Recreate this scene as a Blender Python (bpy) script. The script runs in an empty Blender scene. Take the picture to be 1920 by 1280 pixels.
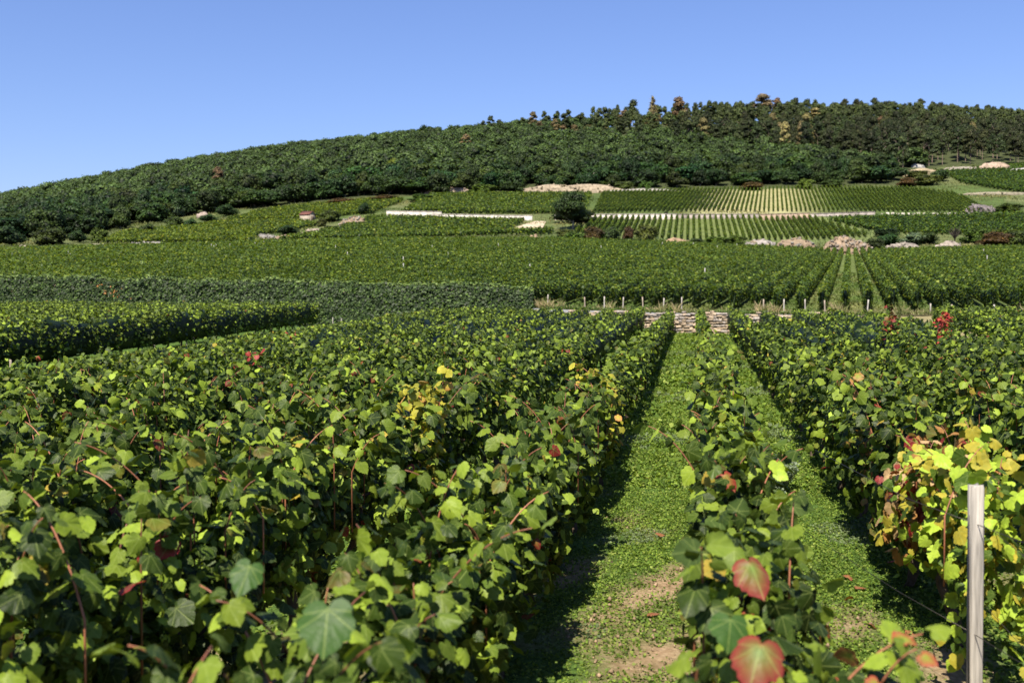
import bpy, math
import numpy as np
from mathutils import Vector
rng = np.random.default_rng(11)
R = math.radians
scene = bpy.context.scene
COL = scene.collection

# ------------------------------------------------------------------ camera, sky, sun, exposure
PITCH = R(1.5); F = 1866.7
cam_d = bpy.data.cameras.new('camera'); cam = bpy.data.objects.new('camera', cam_d); COL.objects.link(cam)
cam.location = (0, 0, 0); cam.rotation_euler = (R(90) - PITCH, 0, 0)
cam_d.lens = 35; cam_d.sensor_width = 36; cam_d.clip_start = 0.05; cam_d.clip_end = 6000
cam_d.dof.use_dof = True; cam_d.dof.focus_distance = 10.0; cam_d.dof.aperture_fstop = 3.0
scene.camera = cam
SUN_EL = R(53); SUN_AZ = R(19)                 # the light travels towards azimuth 19 deg right of the view axis
world = bpy.data.worlds.new('World'); scene.world = world; world.use_nodes = True
wn = world.node_tree; wn.nodes.clear()
sky = wn.nodes.new('ShaderNodeTexSky'); sky.sky_type = 'NISHITA'; sky.sun_disc = False
sky.sun_elevation = SUN_EL; sky.sun_rotation = SUN_AZ + math.pi
sky.altitude = 200; sky.air_density = 1.25; sky.dust_density = 0.7; sky.ozone_density = 5.0
bg = wn.nodes.new('ShaderNodeBackground'); bg.inputs['Strength'].default_value = 0.067
wo = wn.nodes.new('ShaderNodeOutputWorld')
tint = wn.nodes.new('ShaderNodeMix'); tint.data_type = 'RGBA'; tint.blend_type = 'MULTIPLY'; tint.inputs[0].default_value = 1; tint.inputs[7].default_value = (.97, .97, 1.27, 1)
wn.links.new(sky.outputs[0], tint.inputs[6]); wn.links.new(tint.outputs[2], bg.inputs[0]); wn.links.new(bg.outputs[0], wo.inputs[0])
sd = bpy.data.lights.new('sun', 'SUN'); sd.energy = 5.0; sd.angle = R(0.5); sd.color = (1.0, 0.93, 0.78)
sun = bpy.data.objects.new('sun', sd); COL.objects.link(sun)
sv = Vector((math.sin(SUN_AZ)*math.cos(SUN_EL), math.cos(SUN_AZ)*math.cos(SUN_EL), -math.sin(SUN_EL)))
sun.rotation_euler = sv.to_track_quat('-Z', 'Y').to_euler(); sun.location = (-20, -40, 60)
vs = scene.view_settings; vs.view_transform = 'Standard'; vs.look = 'None'; vs.exposure = 0.98; vs.gamma = 1
scene.cycles.max_bounces = 6; scene.cycles.diffuse_bounces = 1; scene.cycles.transmission_bounces = 3
scene.cycles.transparent_max_bounces = 4; scene.cycles.caustics_reflective = False; scene.cycles.caustics_refractive = False

# ------------------------------------------------------------------ pixel <-> world
def ray(u, v):
    X = (u-960)/F; Y = (640-v)/F
    y = math.cos(PITCH) + math.sin(PITCH)*Y
    return X/y, (-math.sin(PITCH) + math.cos(PITCH)*Y)/y          # x/y , z/y
def at(u, v, d):
    s, e = ray(u, v); return np.array([s*d, d, e*d])
AZ = R(10.4); DV = np.array([math.sin(AZ), math.cos(AZ)]); NV = np.array([math.cos(AZ), -math.sin(AZ)])
def near_z(x, y):
    return -2.04 + 0.0297*(x*DV[0] + y*DV[1])
WL = np.array([(-90, 84), (-60, 71), (-30.9, 60), (-10, 52), (0.6, 46), (5.95, 42.0), (12.4, 38.5), (18.5, 36.), (45, 26), (70, 17)])
def wall_y(x): return np.interp(x, WL[:, 0], WL[:, 1])
WS = WL[:, 0]/WL[:, 1]
def wall_ys(s):                                                    # wall line distance along a ray of slope s
    lo, hi = np.full(np.shape(s), 15.), np.full(np.shape(s), 200.)
    for _ in range(40):
        m = (lo+hi)/2; b = wall_y(s*m) > m
        lo = np.where(b, m, lo); hi = np.where(b, hi, m)
    return (lo+hi)/2
PROF = {
 -700: [(70,545),(145,490),(180,480),(235,470),(400,440),(480,438),(800,520)],
 -300: [(64,548),(145,485),(160,478),(180,468),(235,452),(400,418),(480,418),(800,500)],
 0:    [(60,551),(145,474),(160,464),(180,452),(235,434),(400,390),(480,392),(800,470)],
 300:  [(57,556),(145,467),(160,458),(180,440),(205,425),(230,408),(400,332),(480,333),(800,430)],
 500:  [(54,562),(145,460),(160,449),(180,432),(205,408),(228,388),(400,300),(480,302),(800,410)],
 720:  [(50,570),(145,455),(160,444),(188,408),(190,399),(225,374),(400,275),(480,277),(800,400)],
 985:  [(46,577),(140,457),(152,442),(180,413),(182,406),(228,361),(400,248),(480,250),(800,380)],
 1225: [(42,586),(140,463),(150,450),(176,411),(178,403),(226,358),(400,236),(480,238),(800,380)],
 1560: [(38.5,590),(140,479),(150,460),(176,410),(178,402),(226,353),(400,230),(480,232),(800,380)],
 1800: [(36.5,592),(140,475),(150,460),(176,409),(178,403),(212,366),(235,338),(255,316),(400,238),(480,240),(800,390)],
 1920: [(36,594),(140,473),(150,458),(176,407),(180,402),(212,364),(255,314),(400,250),(480,252),(800,400)],
 2300: [(34,600),(140,480),(150,470),(176,425),(215,390),(255,350),(400,300),(480,302),(800,440)],
 2800: [(30,610),(140,500),(176,450),(255,400),(400,370),(480,372),(800,480)]}
CS = []; CZ = []
for u_, pts in sorted(PROF.items()):
    CS.append(ray(u_, 450)[0]); CZ.append((np.array([p[0] for p in pts], float), np.array([p[0]*ray(u_, p[1])[1] for p in pts])))
CS = np.array(CS)
def _col(i, y):
    Y, Z = CZ[i]; z = np.interp(y, Y, Z)
    return np.where(y < Y[0], Z[0] + (y-Y[0])*(Z[1]-Z[0])/(Y[1]-Y[0]), z)
def far_z(x, y):
    x = np.asarray(x, float); y = np.asarray(y, float); s = np.clip(x/np.maximum(y, 1), CS[0], CS[-1]-1e-6)
    k = np.clip(np.searchsorted(CS, s, 'right')-1, 0, len(CS)-2)
    zs = np.stack([_col(i, y) for i in range(len(CS))])
    t = (s-CS[k])/(CS[k+1]-CS[k])
    z0 = np.take_along_axis(zs, k[None], 0)[0]; z1 = np.take_along_axis(zs, (k+1)[None], 0)[0]
    return z0*(1-t) + z1*t
def ground_z(x, y):
    x = np.atleast_1d(np.asarray(x, float)); y = np.atleast_1d(np.asarray(y, float))
    return np.where(y > wall_y(x), far_z(x, y), near_z(x, y))
def gz(x, y): return float(ground_z(x, y)[0])
def gp(u, v):                                                      # far ground point seen at pixel (u, v)
    s, e = ray(u, v); ys = np.arange(float(wall_ys(np.array([s]))[0])+.3, 470, .4)
    z = far_z(s*ys, ys); i = np.argmax(z/ys >= e)
    if z[i]/ys[i] < e: i = len(ys)-1
    return np.array([s*ys[i], ys[i], z[i]])
def npt(u, v):                                                     # near ground point seen at pixel
    s, e = ray(u, v); y = -2.04/(e - .0297*(s*DV[0]+DV[1])); return np.array([s*y, y, near_z(s*y, y)])

def fbm(x, y, seed=0, oct=4):                                      # cheap sum-of-sines noise, about -1..1
    r = np.random.default_rng(seed); out = 0; a = 1; tot = 0; f = 1
    for _ in range(oct):
        for _ in range(3):
            th = r.uniform(0, 6.28); ph = r.uniform(0, 6.28)
            out = out + a*np.sin((x*math.cos(th)+y*math.sin(th))*f + ph); tot += a
        a *= .6; f *= 2.1
    return out/tot*1.8

# ------------------------------------------------------------------ object helpers
def mesh_np(name, V, T, C=None, UV=None, smooth=False):
    V = np.asarray(V, np.float32); T = np.asarray(T, np.int32); k = T.shape[1]
    me = bpy.data.meshes.new(name); me.vertices.add(len(V)); me.vertices.foreach_set('co', V.ravel())
    me.loops.add(T.size); me.loops.foreach_set('vertex_index', T.ravel())
    me.polygons.add(len(T)); me.polygons.foreach_set('loop_start', np.arange(0, T.size, k, dtype=np.int32))
    try: me.polygons.foreach_set('loop_total', np.full(len(T), k, np.int32))
    except Exception: pass
    if smooth: me.polygons.foreach_set('use_smooth', np.ones(len(T), bool))
    me.update(calc_edges=True)
    if C is not None:
        C = np.concatenate([np.asarray(C, np.float32), np.ones((len(V), 1), np.float32)], 1)
        a = me.color_attributes.new('Col', 'FLOAT_COLOR', 'POINT'); a.data.foreach_set('color', C.ravel())
    if UV is not None:
        uv = me.uv_layers.new(name='UVMap'); uv.data.foreach_set('uv', np.asarray(UV, np.float32)[T.ravel()].ravel())
    return me
def obj(name, me, mat, parent=None, loc=None):
    o = bpy.data.objects.new(name, me); COL.objects.link(o)
    if mat is not None and len(me.materials) == 0: me.materials.append(mat)
    if parent is not None: o.parent = parent
    if loc is not None: o.location = [float(c) for c in loc]
    return o
def tag(o, label=None, cat=None, group=None, kind=None):
    if label: o['label'] = label
    if cat: o['category'] = cat
    if group: o['group'] = group
    if kind: o['kind'] = kind
    return o
def empty(name, loc, rz=0):
    o = bpy.data.objects.new(name, None); COL.objects.link(o); o.location = [float(c) for c in loc]; o.rotation_euler = (0, 0, rz)
    o.empty_display_size = .1
    return o
class Acc:                                                         # collects triangles with vertex colours
    def __init__(s): s.V = []; s.T = []; s.C = []; s.U = []; s.n = 0
    def add(s, V, T, C, U=None):
        V = np.asarray(V, float); 
        C = np.asarray(C, float)
        if C.ndim == 1: C = np.tile(C, (len(V), 1))
        s.V.append(V); s.T.append(np.asarray(T, int)+s.n); s.C.append(C); s.n += len(V)
        s.U.append(np.zeros((len(V), 2)) if U is None else U)
    def mesh(s, name, smooth=False):
        return mesh_np(name, np.concatenate(s.V), np.concatenate(s.T), np.concatenate(s.C), np.concatenate(s.U), smooth)
def norm(a): return a/np.maximum(np.linalg.norm(a, axis=-1, keepdims=True), 1e-9)

# leaf templates: x across, y from stalk to tip, z along the normal
def leaf_hi():
    half = [(0.0,.0),(.09,-.13),(.24,-.17),(.36,-.10),(.45,.02),(.42,.11),(.50,.22),(.51,.36),(.43,.44),(.43,.54),(.31,.58),(.28,.68),(.17,.78),(.08,.84),(0,.93)]
    L = [(x, y) for x, y in half] + [(-x*.96, y*.99+.01) for x, y in half[-2:0:-1]]
    P = [(0, .18, 0)] + [(x, y, 0) for x, y in L]; P = np.array(P)
    P[:, 2] = -0.42*np.abs(P[:, 0])**1.4 - .22*(P[:, 1]-.2)**2 + .05*np.sin(P[:, 0]*17)*np.abs(P[:, 0])
    P[:, 2] -= P[0, 2]
    n = len(L); T = [(0, 1+i, 1+(i+1) % n) for i in range(n)]
    return P, np.array(T)
def leaf_mid():
    L = [(0,0),(.34,-.12),(.5,.22),(.36,.55),(0,.95),(-.36,.55),(-.5,.22),(-.34,-.12)]
    P = np.array([(0,.2,0)]+[(x, y, -.4*abs(x)-.12*abs(y-.3)) for x, y in L]); n = len(L)
    return P, np.array([(0, 1+i, 1+(i+1) % n) for i in range(n)])
def leaf_lo():
    P = np.array([(0,-.1,0),(.5,.3,-.16),(0,.85,0),(-.5,.3,-.16)])
    return P, np.array([(0,1,2),(0,2,3)])
LEAF = {'hi': leaf_hi(), 'mid': leaf_mid(), 'lo': leaf_lo()}
def leaves(acc, P, N, Tp, size, col, kind, edge=None):
    """P, N, Tp (tip direction): n x 3; col n x 3; edge n x 3 colour of the rim (or None)"""
    if len(P) == 0: return
    tv, tt = LEAF[kind]; N = norm(N); Tp = norm(Tp - N*np.sum(Tp*N, 1, keepdims=True)); X = np.cross(Tp, N)
    n = len(P); k = len(tv); sz = np.asarray(size).reshape(n, 1, 1)
    warp = rng.uniform(.1, 2.2, (n, 1, 1)); wid = rng.uniform(.85, 1.1, (n, 1, 1))
    tw = rng.normal(0, .22, (n, 1))
    zz = tv[None, :, 2]*warp[:, :, 0] + tw*tv[None, :, 0]*(tv[None, :, 1]-.2)*1.4
    if kind == 'hi': zz = zz + rng.normal(0, .022, (n, k))
    V = P[:, None] + sz*(X[:, None]*tv[None, :, 0:1]*wid + Tp[:, None]*tv[None, :, 1:2] + N[:, None]*zz[:, :, None])
    T = (tt[None] + (np.arange(n)*k)[:, None, None]).reshape(-1, 3)
    C = np.repeat(col[:, None], k, 1).copy()
    if edge is not None and k > 4:
        C[:, 1:] = edge[:, None]
    U = np.tile(np.stack([tv[:, 0]*.5+.5, tv[:, 1]*.8+.15], 1)[None], (n, 1, 1))
    acc.add(V.reshape(-1, 3), T, C.reshape(-1, 3), U.reshape(-1, 2))
def tube(acc, P, r, col, sides=5):
    P = np.asarray(P, float); n = len(P); r = np.broadcast_to(r, (n,)); D = norm(np.gradient(P, axis=0))
    a = norm(np.cross(D, np.where(np.abs(D[:, 2:3]) > .9, [[1., 0, 0]], [[0, 0, 1.]]))); b = np.cross(D, a)
    th = np.arange(sides)/sides*2*math.pi
    V = P[:, None] + r[:, None, None]*(a[:, None]*np.cos(th)[None, :, None] + b[:, None]*np.sin(th)[None, :, None])
    T = []
    for i in range(n-1):
        for j in range(sides):
            q = i*sides+j; w = i*sides+(j+1) % sides
            T += [(q, w, w+sides), (q, w+sides, q+sides)]
    for base, s in ((0, 1), ((n-1)*sides, -1)):
        for j in range(1, sides-1): T.append((base, base+j+1, base+j) if s > 0 else (base, base+j, base+j+1))
    acc.add(V.reshape(-1, 3), np.array(T), np.array(col))

# ------------------------------------------------------------------ materials
def new_mat(name):
    m = bpy.data.materials.new(name); m.use_nodes = True; nt = m.node_tree; nt.nodes.clear()
    out = nt.nodes.new('ShaderNodeOutputMaterial'); return m, nt, out
def N_(nt, t, **kw):
    n = nt.nodes.new(t)
    for k, v in kw.items(): setattr(n, k, v)
    return n
def math_(nt, op, a, b=None, c=None):
    n = nt.nodes.new('ShaderNodeMath'); n.operation = op
    for i, q in enumerate((a, b, c)):
        if q is None: continue
        if isinstance(q, (int, float)): n.inputs[i].default_value = q
        else: nt.links.new(q, n.inputs[i])
    return n.outputs[0]
def mixc(nt, f, a, b, mode='MIX'):
    n = nt.nodes.new('ShaderNodeMix'); n.data_type = 'RGBA'; n.blend_type = mode
    for i, q in ((0, f), (6, a), (7, b)):
        if isinstance(q, (int, float)): n.inputs[i].default_value = q
        elif isinstance(q, tuple): n.inputs[i].default_value = (*q, 1)
        else: nt.links.new(q, n.inputs[i])
    return n.outputs[2]
def noise(nt, scale, detail=4, vec=None, rough=.55):
    n = nt.nodes.new('ShaderNodeTexNoise'); n.inputs['Scale'].default_value = scale; n.inputs['Detail'].default_value = detail
    n.inputs['Roughness'].default_value = rough
    if vec is not None: nt.links.new(vec, n.inputs['Vector'])
    return n.outputs['Fac']
def ramp(nt, fac, stops):
    n = nt.nodes.new('ShaderNodeValToRGB'); nt.links.new(fac, n.inputs[0]); el = n.color_ramp.elements
    el[0].position, el[0].color = stops[0][0], (*stops[0][1], 1); el[1].position, el[1].color = stops[-1][0], (*stops[-1][1], 1)
    for p, c in stops[1:-1]: e = el.new(p); e.color = (*c, 1)
    return n.outputs[0]
def leaf_mat(name, veins=False, rough=.42, trans=.3, spec=.45, objvar=0.0, wscale=0):
    m, nt, out = new_mat(name); L = nt.links
    c = N_(nt, 'ShaderNodeAttribute', attribute_name='Col').outputs['Color']
    geo = N_(nt, 'ShaderNodeNewGeometry')
    if objvar:
        oi = N_(nt, 'ShaderNodeObjectInfo'); hs = N_(nt, 'ShaderNodeHueSaturation')
        L.new(c, hs.inputs['Color'])
        L.new(math_(nt, 'MULTIPLY_ADD', oi.outputs['Random'], objvar, 1-objvar/2), hs.inputs['Value'])
        L.new(math_(nt, 'MULTIPLY_ADD', math_(nt, 'FRACT', math_(nt, 'MULTIPLY', oi.outputs['Random'], 17.3)), .06, .47), hs.inputs['Hue'])
        c = hs.outputs[0]
    if wscale:
        c = mixc(nt, 1, c, ramp(nt, noise(nt, wscale, 3, geo.outputs['Position']), [(.3, (.7,.75,.7)), (.7, (1.25,1.2,1.2))]), 'MULTIPLY')
    bump = None
    if veins:
        uv = N_(nt, 'ShaderNodeUVMap').outputs[0]; sp = N_(nt, 'ShaderNodeSeparateXYZ'); L.new(uv, sp.inputs[0])
        x = math_(nt, 'SUBTRACT', sp.outputs[0], .5); y = math_(nt, 'SUBTRACT', sp.outputs[1], .18)
        ax = math_(nt, 'ABSOLUTE', x); best = None
        for ang in (0, 38, 78):
            a = R(ang)      # distance from a ray at this angle off the midrib
            dd = math_(nt, 'ABSOLUTE', math_(nt, 'SUBTRACT', math_(nt, 'MULTIPLY', ax, math.cos(a)), math_(nt, 'MULTIPLY', y, math.sin(a))))
            best = dd if best is None else math_(nt, 'MINIMUM', best, dd)
        # side veins
        wv = math_(nt, 'ABSOLUTE', math_(nt, 'SINE', math_(nt, 'MULTIPLY', math_(nt, 'SUBTRACT', y, math_(nt, 'MULTIPLY', ax, .9)), 42)))
        side = math_(nt, 'LESS_THAN', wv, .13)
        main = math_(nt, 'LESS_THAN', best, .009)
        vm = math_(nt, 'MAXIMUM', main, math_(nt, 'MULTIPLY', side, .35))
        c = mixc(nt, math_(nt, 'MULTIPLY', vm, .5), c, mixc(nt, .55, c, (.30,.36,.10)))
        c = mixc(nt, 1, c, ramp(nt, noise(nt, 45, 3, geo.outputs['Position']), [(.3, (.8,.82,.8)), (.75, (1.15,1.1,1.15))]), 'MULTIPLY')
        bp = N_(nt, 'ShaderNodeBump'); bp.inputs['Strength'].default_value = .35; bp.inputs['Distance'].default_value = .004
        L.new(math_(nt, 'SUBTRACT', noise(nt, 90, 2, geo.outputs['Position']), vm), bp.inputs['Height']); bump = bp.outputs[0]
    under = mixc(nt, .16, c, (.10,.16,.05))
    cc = mixc(nt, geo.outputs['Backfacing'], c, under)
    p = N_(nt, 'ShaderNodeBsdfPrincipled'); L.new(cc, p.inputs['Base Color'])
    L.new(math_(nt, 'MULTIPLY_ADD', geo.outputs['Backfacing'], .3, rough), p.inputs['Roughness'])
    p.inputs['Specular IOR Level'].default_value = spec
    t = N_(nt, 'ShaderNodeBsdfTranslucent'); L.new(mixc(nt, 1, cc, (2.0,1.9,.5), 'MULTIPLY'), t.inputs['Color'])
    mx = N_(nt, 'ShaderNodeMixShader'); mx.inputs[0].default_value = trans
    L.new(p.outputs[0], mx.inputs[1]); L.new(t.outputs[0], mx.inputs[2])
    if bump: L.new(bump, p.inputs['Normal'])
    L.new(mx.outputs[0], out.inputs[0]); return m
def vc_mat(name, rough=.85, nscale=8, lo=.7, hi=1.25, bumpd=.02, spec=.2, useattr=True, base=(.4,.35,.3), tone=1.0, stretch=None):
    m, nt, out = new_mat(name); L = nt.links; geo = N_(nt, 'ShaderNodeNewGeometry')
    tc = N_(nt, 'ShaderNodeTexCoord').outputs['Object']
    c = N_(nt, 'ShaderNodeAttribute', attribute_name='Col').outputs['Color'] if useattr else base
    if stretch:
        mp = N_(nt, 'ShaderNodeMapping'); mp.inputs['Scale'].default_value = (1, 1, stretch); L.new(tc, mp.inputs['Vector']); tc = mp.outputs[0]
    f = noise(nt, nscale, 6, tc)
    c2 = mixc(nt, 1, c, ramp(nt, f, [(.25, (lo*tone,)*3), (.75, (hi*tone,)*3)]), 'MULTIPLY')
    p = N_(nt, 'ShaderNodeBsdfPrincipled'); L.new(c2, p.inputs['Base Color']); p.inputs['Roughness'].default_value = rough
    p.inputs['Specular IOR Level'].default_value = spec
    bp = N_(nt, 'ShaderNodeBump'); bp.inputs['Distance'].default_value = bumpd; bp.inputs['Strength'].default_value = .8
    L.new(f, bp.inputs['Height']); L.new(bp.outputs[0], p.inputs['Normal']); L.new(p.outputs[0], out.inputs[0]); return m
M_LEAF = leaf_mat('vine_leaf', veins=True, trans=.17, rough=.45, spec=.15)
M_LEAFF = leaf_mat('far_vine_leaf', trans=.25, rough=.55, spec=.3, wscale=.25)
M_IVY = leaf_mat('ivy_leaf', trans=.12, rough=.55, spec=.25)
M_TREE = leaf_mat('tree_leaf', trans=.15, rough=.6, spec=.2, objvar=.8)
M_WEED = leaf_mat('weed_leaf', trans=.3, rough=.6, spec=.2, wscale=1.2)
M_BARK = vc_mat('bark', nscale=30, bumpd=.01, lo=.5, hi=1.4)
M_CANE = vc_mat('cane_bark', nscale=60, bumpd=.001, lo=.8, hi=1.2, rough=.5, spec=.4)
M_STONE = vc_mat('limestone', nscale=14, bumpd=.03, lo=.6, hi=1.2)
M_ROCK = vc_mat('pale_rock', nscale=1.6, bumpd=.3, lo=.4, hi=1.15, tone=.66)
M_PLASTER = vc_mat('pale_wall', nscale=1.2, bumpd=.02, lo=.75, hi=1.12, tone=.74)
M_WOOD = vc_mat('weathered_wood', nscale=70, bumpd=.004, lo=.45, hi=1.3, tone=.85, stretch=.06)
M_ROOF = vc_mat('roof_tile', nscale=6, bumpd=.03)
M_WIRE, nt_, out_ = new_mat('wire'); p_ = N_(nt_, 'ShaderNodeBsdfPrincipled'); p_.inputs['Base Color'].default_value = (.08,.07,.06,1)
p_.inputs['Metallic'].default_value = .8; p_.inputs['Roughness'].default_value = .5; nt_.links.new(p_.outputs[0], out_.inputs[0])

def ground_mat():
    m, nt, out = new_mat('soil_and_weeds'); L = nt.links; geo = N_(nt, 'ShaderNodeNewGeometry').outputs['Position']
    soil = ramp(nt, noise(nt, 5, 8, geo), [(.25, (.17,.105,.06)), (.5, (.36,.24,.145)), (.8, (.48,.35,.23))])
    clod = N_(nt, 'ShaderNodeTexVoronoi'); clod.inputs['Scale'].default_value = 28; L.new(geo, clod.inputs['Vector'])
    soil = mixc(nt, .4, soil, ramp(nt, clod.outputs['Distance'], [(.1, (.50,.37,.25)), (.7, (.16,.10,.06))]))
    grn = ramp(nt, noise(nt, 30, 5, geo), [(.3, (.03,.06,.012)), (.7, (.10,.17,.035))])
    c = mixc(nt, N_(nt, 'ShaderNodeAttribute', attribute_name='Col').outputs['Fac'], soil, grn)
    p = N_(nt, 'ShaderNodeBsdfPrincipled'); p.inputs['Roughness'].default_value = .95; p.inputs['Specular IOR Level'].default_value = .1
    L.new(c, p.inputs['Base Color']); bp = N_(nt, 'ShaderNodeBump'); bp.inputs['Distance'].default_value = .03
    L.new(noise(nt, 18, 8, geo, .7), bp.inputs['Height']); L.new(bp.outputs[0], p.inputs['Normal'])
    L.new(p.outputs[0], out.inputs[0]); return m
M_GROUND = ground_mat()
M_HILL = vc_mat('hill_ground', nscale=.5, bumpd=.1, lo=.65, hi=1.25, rough=.95, spec=.1)

# ------------------------------------------------------------------ setting: near ground and hillside
def grid_mesh(name, X, Y, Z, C=None):
    h, w = X.shape; V = np.stack([X, Y, Z], -1).reshape(-1, 3)
    i = (np.arange(h-1)[:, None]*w + np.arange(w-1)[None]).ravel()
    T = np.stack([i, i+1, i+w+1, i+w], 1)
    return mesh_np(name, V, T, None if C is None else C.reshape(-1, 3), None, True)
def weediness(x, y):                                               # 1 = covered with weeds, 0 = bare soil
    o = x*NV[0]+y*NV[1]; t = x*DV[0]+y*DV[1]
    w = .62 + .8*fbm(x*2.2, y*2.2, 5, 5) + np.clip((t-7)/5, -.3, .6) + .35*np.clip(np.abs(o-.3)-1.8, 0, 1)
    return np.clip(w*1.6, 0, 1)
gx = np.concatenate([np.linspace(-80, -12, 40), np.linspace(-11.8, 14, 420), np.linspace(14.3, 80, 40)])
gt = np.concatenate([np.linspace(0, .3, 20), np.linspace(.305, 1, 300)])
YW = wall_y(gx) + .12
GX = np.tile(gx[None], (len(gt), 1)); GY = -25 + gt[:, None]*(YW[None]+25)
GZ = near_z(GX, GY) + .018*fbm(GX*3, GY*3, 9) + .010*fbm(GX*14, GY*14, 10)
wd = weediness(GX, GY)
g = obj('ground', grid_mesh('ground', GX, GY, GZ, np.repeat(wd[..., None], 3, -1)), M_GROUND); tag(g, kind='structure')

ss = np.linspace(-1.1, 1.05, 560); tt = np.linspace(0, 1, 420)
y0 = wall_ys(ss); HY = y0[None] + .02 + (1500-y0[None])*np.where(tt < .9, (tt/.9)**1.6*.27, .27+(tt-.9)/.1*.73)[:, None]
HX = ss[None]*HY; HZ = far_z(HX, HY)
HZ = HZ + .12*np.clip((HY-60)/80, 0, 1)*fbm(HX*.6, HY*.6, 3) + np.clip((HY-240)/60, 0, 1)*.8*fbm(HX*.09, HY*.09, 4)
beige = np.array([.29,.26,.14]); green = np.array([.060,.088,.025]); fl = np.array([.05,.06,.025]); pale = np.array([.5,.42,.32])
n1 = np.clip(.5+.6*fbm(HX*.22, HY*.22, 21), 0, 1)[..., None]
HC = green*(1-.25*n1) + beige*.25*n1
US = 960 + F*HX/HY
inF5 = ((HY > 177) & (HY < 226) & (US > 1060) & (US < 1880))[..., None]
b5 = (np.clip((US-1270)/60, 0, 1)*np.clip((1560-US)/90, 0, 1))[..., None]
HC = np.where(inF5, green*(1-b5)*1.1 + (beige*.8+green*.35)*b5*1.1, HC)
inF4 = ((HY > 150) & (HY < 177) & (US > 1060) & (US < 1640))[..., None]
HC = np.where(inF4, green*1.2+beige*.15, HC)
inF2 = ((HY < 141))[..., None]; b2 = np.exp(-((US-1590)/90)**2)[..., None]
fr = np.clip(1-(HY-y0[None])/2.2, 0, 1)[..., None]; HC = np.where(inF2, green*(1-.6*fr)+beige*.22*fr + 0*green, HC); HC = np.where(inF2, HC*.6*fr+(1-fr*.6)*(green*(1.0+.25*b2)+beige*(.03+.05*b2)), HC)
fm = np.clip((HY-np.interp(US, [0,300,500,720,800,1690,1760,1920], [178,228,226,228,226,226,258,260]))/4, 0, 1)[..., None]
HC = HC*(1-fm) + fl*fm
h = obj('hillside', grid_mesh('hillside', HX, HY, HZ, HC), M_HILL); tag(h, kind='structure')

# ------------------------------------------------------------------ vine leaf colours
DK = np.array([.011,.022,.004]); MG = np.array([.040,.070,.008]); YG = np.array([.20,.275,.026]); YE = np.array([.42,.36,.04]); RD = np.array([.22,.02,.022]); OR = np.array([.42,.20,.06])
def leaf_cols(n, t=None, bright=.5):
    a = rng.random((n, 1)); w = rng.random((n, 1))
    c = np.where(a < .45, DK*(1-w)+MG*.8*w, np.where(a < .45+.36*bright+.18, MG*(1-w)+YG*.8*w, YG*(.7+.5*w)))
    c = c*rng.uniform(.8, 1.25, (n, 1)); e = c.copy()
    s = rng.random(n)
    m = s < .007; e[m] = RD*rng.uniform(.5, 1.2, (m.sum(), 1)); c[m] = c[m]*.5+RD*.5*rng.random((m.sum(), 1))
    m = (s > .012) & (s < .04); e[m] = e[m]*.7 + np.array([.25,.13,.03])*.3
    m = (s > .05) & (s < .056); c[m] = YE*.6; e[m] = YE*.5+OR*.3
    return c, e

# ------------------------------------------------------------------ near vineyard
L0 = np.array([-11.4, 0.]); L1 = np.array([-8.9, 45.])
def xL(y): return L0[0] + (L1[0]-L0[0])*y/45.
rA = npt(1920, 700)[:2]; AZR = R(15.0)
def xR(y): return rA[0] + (y-rA[1])*math.tan(AZR)
FAR_STUFF = Acc()
CANEC = np.array([.26,.10,.05])
cane_meshes = []
for i in range(6):
    A = Acc(); n = 7; s = np.linspace(0, 1, n)
    P = np.stack([.10*np.sin(s*2.2+i)*s, .09*np.cos(s*1.7+i*2)*s, .55*s], 1); tube(A, P, .0045-.0022*s, CANEC*rng.uniform(.6, 1.3), 5)
    cane_meshes.append(A.mesh('cane', True))
trunk_meshes = []
for i in range(4):
    A = Acc(); s = np.linspace(0, 1, 9)
    P = np.stack([.05*np.sin(s*5+i), .05*np.cos(s*4+i*2), -.05+.62*s], 1); tube(A, P, (.036-.014*s)*(1+.2*np.sin(s*19+i)), np.array([.09,.065,.045]), 7)
    for sg in (-1, 1):
        q = np.linspace(0, 1, 6); tube(A, P[-1]+np.stack([.02*np.sin(q*4), sg*.4*q, .04*np.sin(q*3)], 1), .016-.007*q, np.array([.11,.07,.045]), 5)
    trunk_meshes.append(A.mesh('trunk', True))

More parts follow.
